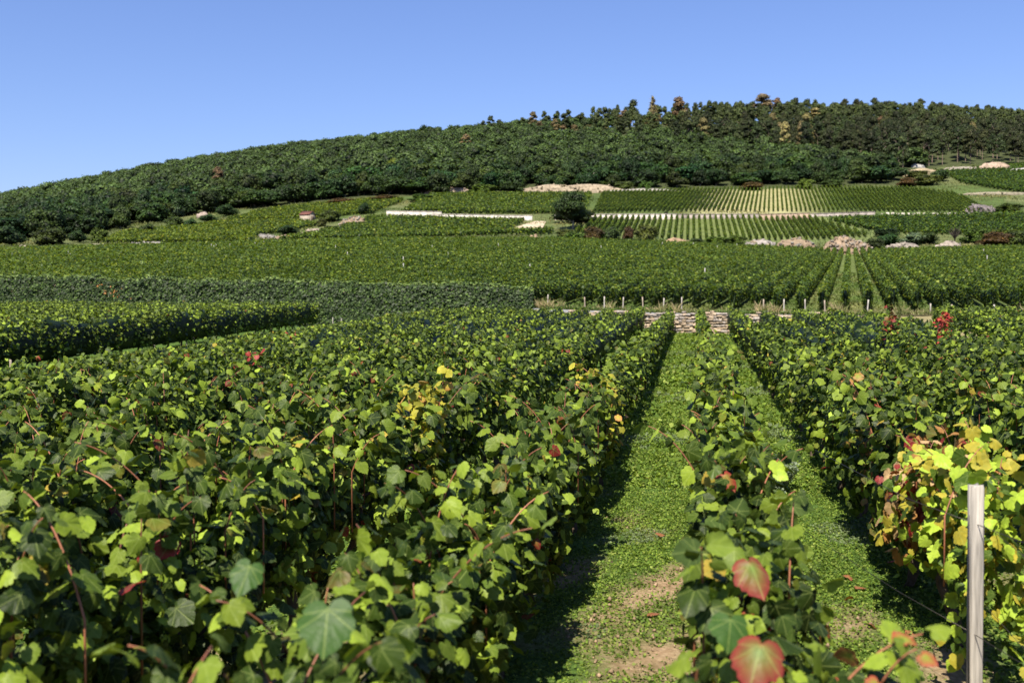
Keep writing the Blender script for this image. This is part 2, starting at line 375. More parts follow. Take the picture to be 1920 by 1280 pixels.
def canopy(acc, o, ts, dens_scale=1.0, hfun=None, base=.36, wid=.24, bright=.5, colfun=None, dvec=DV, nvec=NV, zfun=near_z, shoots=True, hmax=1.12, seed=0, lod=None, origin=(0, 0)):
    """Leaves of one row: ts = sorted cell centres (cells .25 m) along the row, o = sideways offset."""
    cell = .25; origin = np.array(origin)
    for (d0, d1, kind, dens, s0, s1) in ((0, 10.5, 'hi', 1050, .036, .112), (10.5, 21, 'mid', 560, .045, .10), (21, 90, 'lo', 300, .07, .125)):
        pos = origin + o*nvec + ts[:, None]*dvec; d = np.hypot(pos[:, 0], pos[:, 1]); c = ts[(d >= d0) & (d < d1)]
        if len(c) == 0: continue
        vine = .82+.25*np.cos((c+seed*.37)*2*math.pi)                 # one plant a metre
        cnt = rng.poisson(dens*cell*dens_scale*vine*np.clip(1+.6*fbm(c*1.3, c*0+seed, 31), .25, 1.6))
        t = np.repeat(c, cnt) + rng.uniform(-cell/2, cell/2, cnt.sum()); n = len(t)
        if n == 0: continue
        xy = origin + o*nvec + t[:, None]*dvec
        H = hmax*(1 + (.12 if kind == 'hi' else .07)*fbm(t*1.7, t*0+seed*3.1, 32) + .05*fbm(t*6, t*0+seed, 33))
        if hfun is not None: H = H*hfun(xy[:, 0], xy[:, 1])
        W = wid*(1 if kind == 'hi' else .88)*(1 + .3*fbm(t*1.9, t*0+seed*5.3, 34) + .2*fbm(t*6, t*0-seed, 35))*(1-.3*np.clip((t-14)/12, 0, 1))
        B = np.minimum(base*(1+.5*fbm(t*2.3, t*0+seed*2.2, 36)), H*.5)
        th = rng.uniform(-math.pi/2-1.15, 1.15+math.pi/2, n) + math.pi/2 - math.pi/2
        rho = np.where(rng.random(n) < .55, rng.uniform(.85, 1.12 if kind == 'hi' else 1.02, n), rng.uniform(.2, .88, n))
        hol = fbm(t*5.2+seed, th*1.5+t*.7, 39, 3) < (.08 if kind == 'hi' else -.02); rho = np.where(hol & (rho > .8), rho*rng.uniform(.2, .65, n), rho)
        sx = np.sin(th); cz = np.cos(th)
        ex = np.sign(sx)*np.abs(sx)**.75; ez = np.sign(cz)*np.abs(cz)**.75
        side = ex*W*rho; zc = (H+B)/2; z = zc + ez*(H-B)/2*rho
        out = np.concatenate([(ex*1.0)[:, None]*nvec[None], (.6*ez)[:, None]], 1)
        N = out*.75 + np.array([0, 0, .12]) - np.array([sv[0]*1.3, sv[1]*1.3, sv[2]*.4])*.55*rng.random((n, 1)) + rng.normal(0, .55, (n, 3))
        Tp = np.array([0, 0, -1.]) + out*.5 + rng.normal(0, .45, (n, 3))
        P = np.concatenate([xy + side[:, None]*nvec[None], (zfun(xy[:, 0], xy[:, 1])+z)[:, None]], 1)
        P[:, :2] += rng.normal(0, .02, (n, 2))
        sz = s0 + (s1-s0)*rng.beta(1.6, 2.2, n) + (rng.random(n) < .04)*.02
        c_, e_ = leaf_cols(n, bright=bright)
        v = np.clip(1+.3*fbm(t*1.3, t*0+seed*7.7, 37), .6, 1.5)[:, None]; c_ *= v; e_ *= v
        if colfun is not None: c_, e_ = colfun(xy, z, c_, e_)
        leaves(acc, P, N, Tp, sz, c_, kind, e_)
        # shoots standing out of the canopy, each with its own leaves
        if shoots and kind != 'lo':
            rate = (7 if o != .22 else 5) if kind == 'hi' else 3
            m = rng.poisson(rate*cell*len(c)); t0 = rng.choice(c, m) + rng.uniform(-.12, .12, m)
            for q in range(m):
                xy0 = origin + o*nvec + t0[q]*dvec; hh = hmax*(hfun(xy0[0], xy0[1]) if hfun is not None else 1)
                b = np.array([*(xy0 + nvec*rng.normal(0, wid*.5)), float(zfun(xy0[0], xy0[1]))+hh*.82])
                ln = rng.uniform(.2, .55)*hh/1.1; dirn = norm(np.array([rng.normal(0, .28), rng.normal(0, .28), 1.]))
                k = int(ln/.05)+2; s = np.linspace(.2, 1, k)
                bend = np.stack([dirn[0]*s*ln*(1+.5*s), dirn[1]*s*ln*(1+.5*s), ln*s*(1-.25*s*s)], 1)
                Pq = b + bend
                if kind == 'hi' and len(CANES) < 5000: CANES.append((b, Pq))
                a = rng.uniform(0, 6.28) + np.arange(k)*2.6
                off = np.stack([np.cos(a), np.sin(a), np.full(k, .1)], 1)
                cc, ee = leaf_cols(k, bright=.75)
                cc = np.maximum(cc, MG*.9)
                if colfun is not None: cc, ee = colfun(Pq[:, :2], np.full(k, .9), cc, ee)
                leaves(acc, Pq+off*.035, off*.5+np.array([0, -.25, .55])+rng.normal(0, .45, (k, 3)), off+np.array([0, 0, -.55]), rng.uniform(.05, .11, k)*(1.15-.35*s), cc, kind, ee)
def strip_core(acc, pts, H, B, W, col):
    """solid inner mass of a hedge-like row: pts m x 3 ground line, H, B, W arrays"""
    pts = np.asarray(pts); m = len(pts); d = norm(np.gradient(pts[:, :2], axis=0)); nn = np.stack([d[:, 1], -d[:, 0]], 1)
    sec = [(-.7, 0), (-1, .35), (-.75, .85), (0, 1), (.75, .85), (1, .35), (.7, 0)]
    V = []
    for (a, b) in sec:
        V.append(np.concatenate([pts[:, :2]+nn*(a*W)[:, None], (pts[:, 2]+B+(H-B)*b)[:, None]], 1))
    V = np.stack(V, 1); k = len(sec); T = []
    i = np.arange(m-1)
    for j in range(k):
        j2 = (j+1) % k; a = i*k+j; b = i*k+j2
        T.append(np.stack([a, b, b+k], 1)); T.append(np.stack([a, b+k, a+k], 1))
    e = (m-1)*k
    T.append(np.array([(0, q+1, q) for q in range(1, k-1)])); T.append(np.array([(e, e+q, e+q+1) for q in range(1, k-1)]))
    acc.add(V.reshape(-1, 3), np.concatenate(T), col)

def young(x, y):                                                   # low young vines near the left edge of the near plot
    q = np.clip((x - xL(y) - 1.4)/5.2, 0, 1); q = q*q*(3-2*q); f = np.clip((np.asarray(y)-7)/9, 0, 1)
    return (1-f) + f*(.52+.48*q)
ORD = ['', 'first', 'second', 'third', 'fourth', 'fifth', 'sixth', 'seventh', 'eighth', 'ninth', 'tenth', 'eleventh', 'twelfth']
spots = [(-2, 7.7, .3, 'yellow'), (-1, 10.0, .4, 'yellow'), (1, 8.0, .12, 'brown'), (0, 2.7, .45, 'rededge'), (0, 3.7, .2, 'rededge'), (-5, 12.2, .12, 'red'), (-8, 22, .35, 'red')]
def colfun_for(k):
    mine = [s for s in spots if s[0] == k]
    def f(xy, z, c, e):
        t = xy@DV
        for _, tc, r, kind in mine:
            m = (np.abs(t-tc) < r*rng.uniform(.6, 1.3, len(t))) & (rng.random(len(t)) < .75)
            n = int(m.sum())
            if n == 0: continue
            w = rng.random((n, 1))
            if kind == 'yellow': c[m] = YE*(.5+.5*w)*.8 + YG*.2; e[m] = np.where(w > .9, OR, c[m]*1.1)
            elif kind == 'brown': c[m] = YG*(1-w)+OR*.5*w; e[m] = OR*.7
            elif kind == 'red': c[m] = RD*(.7+w); e[m] = RD
            else: mm = w < .16; e[m] = np.where(mm, np.array([.30,.05,.035]), e[m]); c[m] = np.where(mm, np.maximum(c[m], YG*.8), c[m])
        return c, e
    return f
near_rows = {}
KMIN, KMAX = -12, 13
for k in range(KMIN, KMAX+1):
    o = .22 + 1.2*k; t = np.arange(-3.5, 48, .25); xy = o*NV + t[:, None]*DV
    ok = (xy[:, 1] < wall_y(xy[:, 0])-.75) & (xy[:, 0] > xL(xy[:, 1])+.8) & (xy[:, 0] < xR(xy[:, 1])-1.3)
    if k == 1: ok &= ~((t > 2.9) & (t < 6.75))                      # the vine beside the post is built on its own
    ok &= rng.random(len(t)) > (.015 if abs(k) < 3 else .03)
    t = t[ok]
    if len(t) < 6: continue
    hm = 1.12*(1 + .05*math.sin(k*2.3)); CANES = []
    A = Acc()
    canopy(A, o, t, hfun=young, colfun=colfun_for(k), hmax=hm, seed=k+20, dens_scale=1 if k else 1.35, wid=.21 if k else .2, base=.22, bright=.6)
    big = {0: [(1428,1235,2.35,.125,1), (1405,1075,2.8,.12,1), (1370,1180,2.5,.1,0)], -1: [(615,1170,2.3,.135,0), (470,1080,2.6,.1,0)]}.get(k, [])
    for (u_, v_, d_, s_, rd) in big:
        p_ = at(u_, v_, d_); c_ = np.array([[.035,.08,.014]]) if not rd else np.array([[.10,.17,.03]])
        leaves(A, p_[None]+[[0, 0, s_*.3]], np.array([[rng.normal(0, .15), -.75, .65]]), np.array([[rng.normal(0, .25), -.2, -1.]]), [s_], c_, 'hi', np.array([[.20,.025,.025]]) if rd else c_)
    far = t[np.hypot(*(o*NV+t[:, None]*DV).T) > 19.5]
    if len(far) > 5:
        pts = o*NV + far[:, None]*DV; yv = young(pts[:, 0], pts[:, 1])
        brk = np.where(np.diff(far) > .6)[0]+1
        for seg in np.split(np.arange(len(far)), brk):
            if len(seg) < 4: continue
            p3 = np.concatenate([pts[seg], near_z(pts[seg, 0], pts[seg, 1])[:, None]], 1)
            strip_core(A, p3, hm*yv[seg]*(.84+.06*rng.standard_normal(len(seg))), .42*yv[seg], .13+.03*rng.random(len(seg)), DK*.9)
    side = 'left' if k < 0 else 'right'
    if k == 0: lab = 'narrow vine row between the two sunlit grass alleys, red-edged leaves at its near end'
    elif k == 1: lab = 'vine row to the right of the narrow middle row, dark shade at its left foot'
    elif k == -1: lab = 'vine row casting its dark shade on the left edge of the wide grass alley'
    elif k == -2: lab = 'second vine row left of the wide grass alley, with a yellow leaved plant'
    elif k < 0: lab = '%s vine row left of the wide grass alley' % (ORD[-k]) if -k <= 12 else None
    else: lab = '%s vine row right of the narrow middle row' % ORD[min(k, 12)]
    if k > 12: lab = 'vine row at the right end of the near plot beside the bare soil strip'
    root = empty('vine_row', (0, 0, 0)); tag(root, lab, 'vine row', 'vine rows of the near plot'); near_rows[k] = root
    obj('foliage', A.mesh('foliage', False), M_LEAF, root)
    # canes: drawn along the shoots
    if CANES:
        CANES.sort(key=lambda c: float(np.linalg.norm(c[0]))); rest = Acc()
        vis = 0
        for (b, Pq) in CANES:
            pth = np.concatenate([[b-np.array([0, 0, .35])], [b], Pq]); rr = np.linspace(.0045, .0022, len(pth))
            if vis < (40 if abs(k) <= 3 else 0) and b[1] > 1.5:
                C1 = Acc(); tube(C1, pth-b, rr, CANEC*rng.uniform(.5, 1.4), 5); obj('cane', C1.mesh('cane', True), M_CANE, root, b); vis += 1
            else: tube(rest, pth, rr, CANEC*rng.uniform(.5, 1.4), 4)
        if rest.n: tag(obj('canes', rest.mesh('canes', True), M_CANE, root), kind='stuff')
    if abs(k) <= 4:
        for tv in np.arange(math.ceil(t[0])+.1, t[-1], 1.0):
            if not ((t > tv-.5) & (t < tv+.5)).any() or tv < -2: continue
            p = o*NV + tv*DV; tr = obj('trunk', trunk_meshes[int(rng.integers(4))], M_BARK, root, (p[0], p[1], near_z(*p)))
            tr.rotation_euler = (0, 0, -AZ + (math.pi if rng.random() < .5 else 0)); tr.scale = (1, 1, rng.uniform(.85, 1.1))
        for zz in (.45, .85):
            W = Acc(); tw = np.array([t[0]-.2, t[-1]+.2]); p = o*NV+tw[:, None]*DV
            tube(W, np.concatenate([p, (near_z(p[:, 0], p[:, 1])+zz)[:, None]], 1), .0016, (.1,.1,.1), 4); obj('wire', W.mesh('wire'), M_WIRE, root)

# ------------------------------------------------------------------ the single vines that stand out
def single_vine(k, t0, t1, palette, label, hm=1.1, dens=1.0, tall=0):
    o = .22+1.2*k; tc = (t0+t1)/2; A = Acc(); global CANES; CANES = []
    p = o*NV+tc*DV; root = empty('grapevine', (p[0], p[1], near_z(*p)))
    ts = np.arange(t0, t1, .25 if t1-t0 > .5 else .12)
    canopy(A, o, ts, colfun=palette, hmax=hm, seed=int(t0*10), dens_scale=dens*(1 if t1-t0 > .5 else .48), wid=.27 if t1-t0 > .5 else .17, base=.3)
    B = Acc(); V = np.concatenate(A.V)-np.array(root.location); B.add(V, np.concatenate(A.T), np.concatenate(A.C), np.concatenate(A.U))
    obj('foliage', B.mesh('foliage'), M_LEAF, root)
    tr = obj('trunk', trunk_meshes[1], M_BARK, root); tr.rotation_euler = (0, 0, -AZ)
    for (b, Pq) in CANES[:25]:
        C1 = Acc(); pth = np.concatenate([[b-np.array([0, 0, .35])], [b], Pq]); tube(C1, pth-b, np.linspace(.0045, .0022, len(pth)), CANEC*rng.uniform(.6, 1.3), 5)
        obj('cane', C1.mesh('cane', True), M_CANE, root, b-np.array(root.location))
    tag(root, label, 'grapevine'); return root
def pal_autumn(xy, z, c, e):
    t = xy@DV; n = len(t); w = rng.random((n, 1)); a = t > 6.1
    co = np.where(w < .45, OR*.85, np.where(w < .75, np.array([.5,.33,.16]), RD*.9)); cy = np.where(w < .5, YG*1.5, np.where(w < .8, YE*.75, MG*1.3))
    mk = (a & (rng.random(n) < .8))[:, None]; c = np.where(mk, co, cy); e = np.where(mk, co*.8, cy*1.1); return c, e
def pal_red(xy, z, c, e):
    w = rng.random((len(z), 1)); c = np.where(w < .7, RD*1.6, np.where(w < .85, OR*.6, MG)); return c, c*.8
def pal_brown(xy, z, c, e):
    w = rng.random((len(z), 1)); c = np.where(w < .4, RD*.7, np.where(w < .6, OR*.4, MG)); return c, c*.8
single_vine(1, 5.15, 6.75, pal_autumn, 'grapevine with orange withered and yellow leaves just beyond the grey wooden post', dens=.72)
def place_red(u, v, pal, lab):
    d = .86*F/(v-536)
    s_ = ray(u, v)[0]; k = round((s_*d*NV[0]+d*NV[1]-.22)/1.2); o = .22+1.2*k; t = o*(NV[0]-s_*NV[1])/(s_*DV[1]-DV[0])
    single_vine(k, t-.18, t+.18, pal, lab, hm=1.55, dens=4)
place_red(1771, 624, pal_red, 'bright red leaved grapevine rising from the green rows on the right')
place_red(1668, 626, pal_brown, 'thin dark red grapevine left of the bright red one')

# ------------------------------------------------------------------ posts
def post_mesh(hh, w, col, seed=0):
    r = np.random.default_rng(seed); A = Acc(); n = 6
    zs = np.linspace(-.2, hh, n); V = []
    prof = [(-1,-.7),(-.7,-1),(.7,-1),(1,-.7),(1,.7),(.7,1),(-.7,1),(-1,.7)]
    for z in zs:
        for a, b in prof: V.append((a*w/2*(1+r.normal(0, .02)), b*w/2*(1+r.normal(0, .02)), z + (r.normal(0, .01) if z == zs[-1] else 0)))
    T = []
    for i in range(n-1):
        for j in range(8):
            q = i*8+j; q2 = i*8+(j+1) % 8; T += [(q, q2, q2+8), (q, q2+8, q+8)]
    e = (n-1)*8; V.append((0, 0, hh+.006)); T += [(e+j, e+(j+1) % 8, n*8) for j in range(8)]
    A.add(np.array(V), np.array(T), np.array(col)); return A.mesh('wooden_post')
pp = (.22+.995)*NV + 4.62*DV
post = obj('wooden_post', post_mesh(1.16, .056, (.42,.38,.33), 3), M_WOOD, None, (pp[0], pp[1], near_z(*pp)))
post.rotation_euler = (R(1), R(-.6), R(-4)); tag(post, 'grey weathered wooden trellis post at the lower right, wire stapled to its top', 'post')
W = Acc(); a0 = np.array([-.035, -.03, 1.02])
for pts in ([(0,-.04,1.0), (-.14,.5,1.01), (-.25,1.9,1.03)], [(0,-.04,1.0), (.12,-.7,1.0), (.4,-2.2,.98)], [(-.036,-.02,1.04), (-.04,-.035,.7), (-.036,-.036,.3)], [(-.01,-.04,.52), (.15,-.9,.5), (.4,-2.2,.5)], [(-.01,-.04,.52), (-.14,.6,.52), (-.3,2,.5)]):
    tube(W, np.array(pts), .0019, (.1,.1,.1), 4)
obj('wire', W.mesh('wire'), M_WIRE, post)
pm = [post_mesh(.78, .048, c, 5+i) for i, c in enumerate([(.42,.38,.33), (.38,.31,.24), (.48,.44,.39)])]
for i, (u, vt) in enumerate([(1027,552),(1097,557),(1133,556),(1168,557),(1206,557),(1244,559),(1278,557),(1432,561),(1470,561),(1510,561),(1547,563),(1626,562),(1745,569),(1785,571),(1864,571)]):
    s, e = ray(u, vt); y = float(wall_ys(np.array([s]))[0])+.45; x = s*y; z = gz(x, y)
    o = obj('wooden_post', pm[i % 3], M_WOOD, None, (x, y, z)); top = e*y
    o.scale = (1, 1, max(.4, (top-z)/.78)); o.rotation_euler = (R(rng.normal(0, 2)), R(rng.normal(0, 2.5)), rng.uniform(0, 1))
    lab = 'pale wooden end post standing on the terrace edge behind the dry stone wall'
    if i == 0: lab = 'leftmost wooden end post on the terrace edge, next to the ivy covered wall'
    elif u == 1626: lab = 'reddish wooden post at the foot of the grass alleys in the upper plot'
    elif u > 1700: lab = ['first', 'second', 'third'][i-12] + ' wooden post of the three in dry grass at the right, counted from the left'
    tag(o, lab, 'post', 'end posts along the terrace edge')
for i, (u, v) in enumerate([(20,682),(290,640),(350,642),(509,604),(624,598),(640,600),(1534,600),(1584,616),(1848,628)]):
    s, e = ray(u, v); d = 14 + 30*np.clip((690-v)/90, 0, 1) if u < 900 else (38-(v-600)*.4)
    z = near_z(s*d, d); o = obj('wooden_stake', pm[(i+1) % 3], M_WOOD, None, (s*d, d, z)); o.scale = (.7, .7, max(.3, (e*d-z+.06)/.78))
    tag(o, ['pale stake at the far left edge above the low vines', 'pale stake left of the pair before the dark shaded row', 'pale stake right of the pair before the dark shaded row', 'pale stake near the end of the dark shaded row', 'left one of two pale stakes below the ivy wall', 'right one of two pale stakes below the ivy wall', 'pale stake among the vines just right of the dry stone wall', 'leaning pale stake among the green rows on the right', 'pale stake in the row with bare trunks at the far right'][i], 'stake', 'stakes among the near vines')

# ------------------------------------------------------------------ the taller plot on the left and the plot with bare trunks on the right
def side_row(name, p0, azim, y0, y1, lab, group, hm=1.35, trunks=False, wid=.3, ok=None, base=.5, bright=.45, lod_core=True):
    dv = np.array([math.sin(azim), math.cos(azim)]); nv = np.array([math.cos(azim), -math.sin(azim)])
    t = np.arange(0, (y1-y0)/dv[1], .25); st = np.array(p0)
    pos = st + t[:, None]*dv; m = (pos[:, 1] < wall_y(pos[:, 0])-1.2)
    t = t[m]; global CANES; CANES = []
    if len(t) < 8: return None
    A = Acc(); canopy(A, 0, t, hmax=hm, seed=int(abs(p0[0])*7) % 50, wid=wid, base=base, bright=bright, dvec=dv, nvec=nv, origin=st, dens_scale=1.5)
    pts = st + t[:, None]*dv; p3 = np.concatenate([pts, near_z(pts[:, 0], pts[:, 1])[:, None]], 1)
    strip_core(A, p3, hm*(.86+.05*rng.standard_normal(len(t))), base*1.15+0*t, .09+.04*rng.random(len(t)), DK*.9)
    root = empty(name, (0, 0, 0)); tag(root, lab, 'vine row', group); obj('foliage', A.mesh('foliage'), M_LEAF, root)
    if trunks:
        for tv in np.arange(.5, t[-1], 1.0):
            p = st+tv*dv; tr = obj('trunk', trunk_meshes[int(rng.integers(4))], M_BARK, root, (p[0], p[1], near_z(*p))); tr.rotation_euler = (0, 0, -azim); tr.scale = (1, 1, 1.15)
    return root
AZL = math.atan2(L1[0]-L0[0], 45)
for i in range(20):
    x0 = L0[0] - 1.25*i; ys = 5 + i*1.2
    side_row('vine_row', (x0 + (ys)*math.tan(AZL), ys), AZL, ys, 46 + i*.55 if i else 45.3,
             'tall vine row with a black shaded side and bare trunks at the left' if i == 0 else 'tall vine row in the plot below the ivy covered wall',
             'vine rows of the left plot', trunks=(i == 0), hm=1.38 if i else 1.42, base=.42 if i == 0 else .5)
for i in range(7):
    y0 = rA[1]-8; x0 = xR(y0) + 1.5*i
    side_row('vine_row', (x0, y0), AZR, y0, 34.5-.3*i, 'vine row with bare dark trunks over reddish soil at the far right' if i == 0 else 'vine row behind the one with bare trunks at the far right',
             'vine rows of the right plot', trunks=(i < 2), hm=1.3, base=.58)

# ------------------------------------------------------------------ weeds on the ground
WEED = Acc()
def weeds(n, u_lo, u_hi, t_lo, t_hi, size, cols, lean=.7, kind='lo', bias=0):
    o = rng.uniform(u_lo, u_hi, n); t = t_lo + (t_hi-t_lo)*rng.random(n)
    xy = o[:, None]*NV + t[:, None]*DV
    w = weediness(xy[:, 0], xy[:, 1]) + bias; keep = (rng.random(n) < w) & (xy[:, 1] < wall_y(xy[:, 0])-.2); xy = xy[keep]; m = len(xy)
    clump = np.clip(.5+.6*fbm(xy[:, 0]*3, xy[:, 1]*3, 55), 0, 1)
    z = near_z(xy[:, 0], xy[:, 1]) + rng.uniform(.0, .05, m)*(.4+clump)*size/.03
    N = np.array([0, 0, 1.]) + rng.normal(0, lean, (m, 3)); Tp = rng.normal(0, 1, (m, 3))
    a = rng.random((m, 1)); c = np.where(a < .5, cols[0]*(.7+a), np.where(a < .85, cols[1], cols[2]))*rng.uniform(.7, 1.3, (m, 1))
    silver = (fbm(xy[:, 0]*1.3+4, xy[:, 1]*1.3, 77) > .55) & (rng.random(m) < .7)
    c[silver] = np.array([.13,.17,.08])*rng.uniform(.7, 1.3, (silver.sum(), 1))
    leaves(WEED, np.concatenate([xy, z[:, None]], 1), N, Tp, size*rng.uniform(.6, 1.5, m), c, kind)
G3 = (np.array([.09,.15,.022]), np.array([.15,.22,.03]), np.array([.22,.27,.06]))
weeds(110000, -.95, 1.5, 3.5, 10, .017, G3)
weeds(80000, -.95, 1.5, 10, 20, .03, G3, bias=.2)
weeds(36000, -.95, 1.5, 20, 43, .062, G3, bias=.4)
weeds(50000, 1.4, 3.0, 3.5, 14, .024, G3)
weeds(30000, -4, -.9, 3, 16, .034, G3)
weeds(40000, -15, 16, 14, 44, .07, G3, bias=.1)
weeds(12000, -9, -2, 3, 14, .04, G3)
weeds(9000, 3, 10, 6, 16, .05, G3)
tag(obj('ground_cover', WEED.mesh('ground_cover'), M_WEED), 'low clover and weeds covering the soil between the vine rows', 'ground cover', kind='stuff')
# silvery weed at the foot of row C
def weed_plant(u, v, n, hgt, rad, lab):
    p = npt(u, v); A = Acc(); S = Acc()
    for q in range(26):
        th = rng.uniform(0, 6.28); ln = hgt*rng.uniform(.5, 1); d = np.array([math.cos(th)*rad, math.sin(th)*rad, 1]); d /= np.linalg.norm(d)
        s = np.linspace(0, 1, 6); P = d*(s[:, None]*ln) + np.array([0, 0, -.08])*(s[:, None]**2); tube(S, P, .0025, (.25,.22,.15), 4)
        k = n//26; ss_ = rng.random(k); Pp = d*(ss_[:, None]*ln)+rng.normal(0, .02, (k, 3))
        leaves(A, Pp, rng.normal(0, 1, (k, 3))+[0, 0, .8], d+rng.normal(0, .6, (k, 3)), rng.uniform(.015, .035, k), np.array([.20,.25,.17])*rng.uniform(.6, 1.3, (k, 1)), 'lo')
    root = empty('weed_plant', p); tag(root, lab, 'weed'); obj('foliage', A.mesh('foliage'), M_WEED, root); obj('stems', S.mesh('stems'), M_BARK, root)
weed_plant(1462, 925, 1600, .42, .55, 'bushy silvery green weed at the shaded foot of the row right of the middle row')
# clods and stones on the bare soil
CL = Acc(); n_ = 2600; o_ = rng.uniform(-.95, 1.6, n_); t_ = 3.5+rng.random(n_)**1.5*12
xy_ = o_[:, None]*NV+t_[:, None]*DV; m_ = weediness(xy_[:, 0], xy_[:, 1]) < .75; xy_ = xy_[m_]
OCT = np.array([(1,0,0),(-1,0,0),(0,1,0),(0,-1,0),(0,0,1),(0,0,-1)], float); OT = np.array([(0,2,4),(2,1,4),(1,3,4),(3,0,4),(2,0,5),(1,2,5),(3,1,5),(0,3,5)])
for q_ in xy_:
    r0 = .004+.014*rng.random()**3; V = OCT*r0*rng.uniform(.6, 1.3, (6, 3))+[q_[0], q_[1], near_z(*q_)+r0*.4+.01]
    CL.add(V, OT, np.array([.30,.21,.135])*rng.uniform(.6, 1.2))
tag(obj('soil_clods', CL.mesh('soil_clods'), M_STONE), 'small clods and pebbles on the bare soil of the grass alley', 'clods', kind='stuff')
# fallen leaves
for i, (u, v) in enumerate([(1218,1157),(1243,1008),(1590,1090),(1605,1108),(1700,1190),(1635,1180),(1640,1010),(1212,900),(1590,1130)]):
    p = npt(u, v); A = Acc(); leaves(A, np.array([[0, 0, .03]]), np.array([[rng.normal(0, .3), rng.normal(0, .3), 1]]), rng.normal(0, 1, (1, 3)), [.075], np.array([[.30,.11,.05]])*rng.uniform(.7, 1.1), 'hi', np.array([[.24,.10,.05]]))
    tag(obj('fallen_leaf', A.mesh('fallen_leaf'), M_LEAF, None, p), ('dry orange vine leaf on bare soil at the near end of the grass alley' if i == 0 else 'dry orange vine leaf lying in the weeds halfway down the wide grass alley' if i in (1,) else 'dry orange vine leaf fallen on the ground between the vine rows'), 'fallen leaf', 'fallen orange vine leaves')

# ------------------------------------------------------------------ dry stone wall
def stone_wall():
    A = Acc(); x0, x1 = 1.0, 13.6; r = np.random.default_rng(4)
    course = 0; L = 0
    pts = [(x, wall_y(x)) for x in np.linspace(x0, x1, 60)]; pts = np.array(pts); seg = np.r_[0, np.cumsum(np.hypot(*np.diff(pts, axis=0).T))]
    total = seg[-1]
    box = np.array([(-1,-1,-1),(1,-1,-1),(1,1,-1),(-1,1,-1),(-1,-1,1),(1,-1,1),(1,1,1),(-1,1,1)], float)
    BT = np.array([(0,2,1),(0,3,2),(4,5,6),(4,6,7),(0,1,5),(0,5,4),(1,2,6),(1,6,5),(2,3,7),(2,7,6),(3,0,4),(3,4,7)])
    zoff = -.1
    while zoff < .97:
        hh = r.uniform(.075, .15); l = r.uniform(-.2, 0)
        while l < total:
            w = r.uniform(.10, .32); c = l+w/2; x = np.interp(c, seg, pts[:, 0]); y = np.interp(c, seg, pts[:, 1])
            ang = math.atan2(np.interp(c+.1, seg, pts[:, 1])-np.interp(c-.1, seg, pts[:, 1]), np.interp(c+.1, seg, pts[:, 0])-np.interp(c-.1, seg, pts[:, 0])+1e-6)
            V = box*np.array([w/2-.003, .16, hh/2-.001]) ; V = V + r.normal(0, .013, V.shape); V[:, 2] *= r.uniform(.9, 1.04); V[:4, 1] += 0
            dy = -.1 + r.normal(0, .012)
            ca, sa = math.cos(ang), math.sin(ang); Xr = V[:, 0]*ca - (V[:, 1]+dy)*sa; Yr = V[:, 0]*sa + (V[:, 1]+dy)*ca
            top = zoff+hh; zb = near_z(x, y); 
            if top < .92 + .04*math.sin(c*3) + (.06 if r.random() < .1 else 0):
                col = np.array([.44,.34,.24])*r.uniform(.6, 1.15) if r.random() < .6 else np.array([.36,.31,.27])*r.uniform(.6, 1.15)
                A.add(np.stack([x+Xr, y+Yr, zb+zoff+hh/2+V[:, 2]+r.normal(0, .012)+.03*math.sin(c*2.3+course)], 1), BT, col)
            l += w
        zoff += hh*.97; course += 1
    me = A.mesh('masonry')
    root = empty('dry_stone_wall', (6, 42, near_z(6, 42))); tag(root, 'low dry stone wall of pale limestone at the far end of the grass alleys', 'wall')
    m = obj('masonry', me, M_STONE, root); m.location = -Vector(root.location)
    B = Acc(); n = 30; xs = np.linspace(x0, x1, n)                  # rubble core behind the face
    for j, x in enumerate(xs[:-1]):
        xa, xb = x, xs[j+1]; ya, yb = wall_y(xa)+.02, wall_y(xb)+.02; V = []
        for (xx, yy) in ((xa, ya-.09), (xb, yb-.09), (xb, yb+.22), (xa, ya+.22)):
            V.append((xx, yy, near_z(xx, yy)-.15))
        for (xx, yy) in ((xa, ya-.09), (xb, yb-.09), (xb, yb+.22), (xa, ya+.22)):
            V.append((xx, yy, near_z(xx, yy)+.84))
        B.add(np.array(V), BT, np.array([.24,.18,.125]))
    c = obj('rubble_core', B.mesh('rubble_core'), M_STONE, root); c.location = -Vector(root.location)
stone_wall()
# bank right of the wall and dry grass along the terrace edge
def bank(x0, x1, name, lab, mat, col, kind=None, cat='bank'):
    xs = np.linspace(x0, x1, 80); A = Acc(); rows = []
    for f, dy in ((0, -.5), (.35, -.3), (.8, -.1), (1.0, .12)):
        y = wall_y(xs)+dy; zb = near_z(xs, y)-.03; zt = far_z(xs, wall_y(xs)+.1)+.01
        rows.append(np.stack([xs, y, zb+(zt-zb)*f + (.04*np.sin(xs*5+dy*9) if 0 < f < 1 else 0)], 1))
    V = np.concatenate(rows); n = len(xs); T = []
    for r_ in range(3):
        i = np.arange(n-1)+r_*n; T.append(np.stack([i, i+1, i+n+1], 1)); T.append(np.stack([i, i+n+1, i+n], 1))
    A.add(V, np.concatenate(T), np.array(col)); o = obj(name, A.mesh(name, True), mat); tag(o, lab, cat, kind=kind)
bank(13.3, 75, 'terrace_bank', None, M_HILL, (.2,.17,.09), kind='structure', cat=None)
DG = Acc()
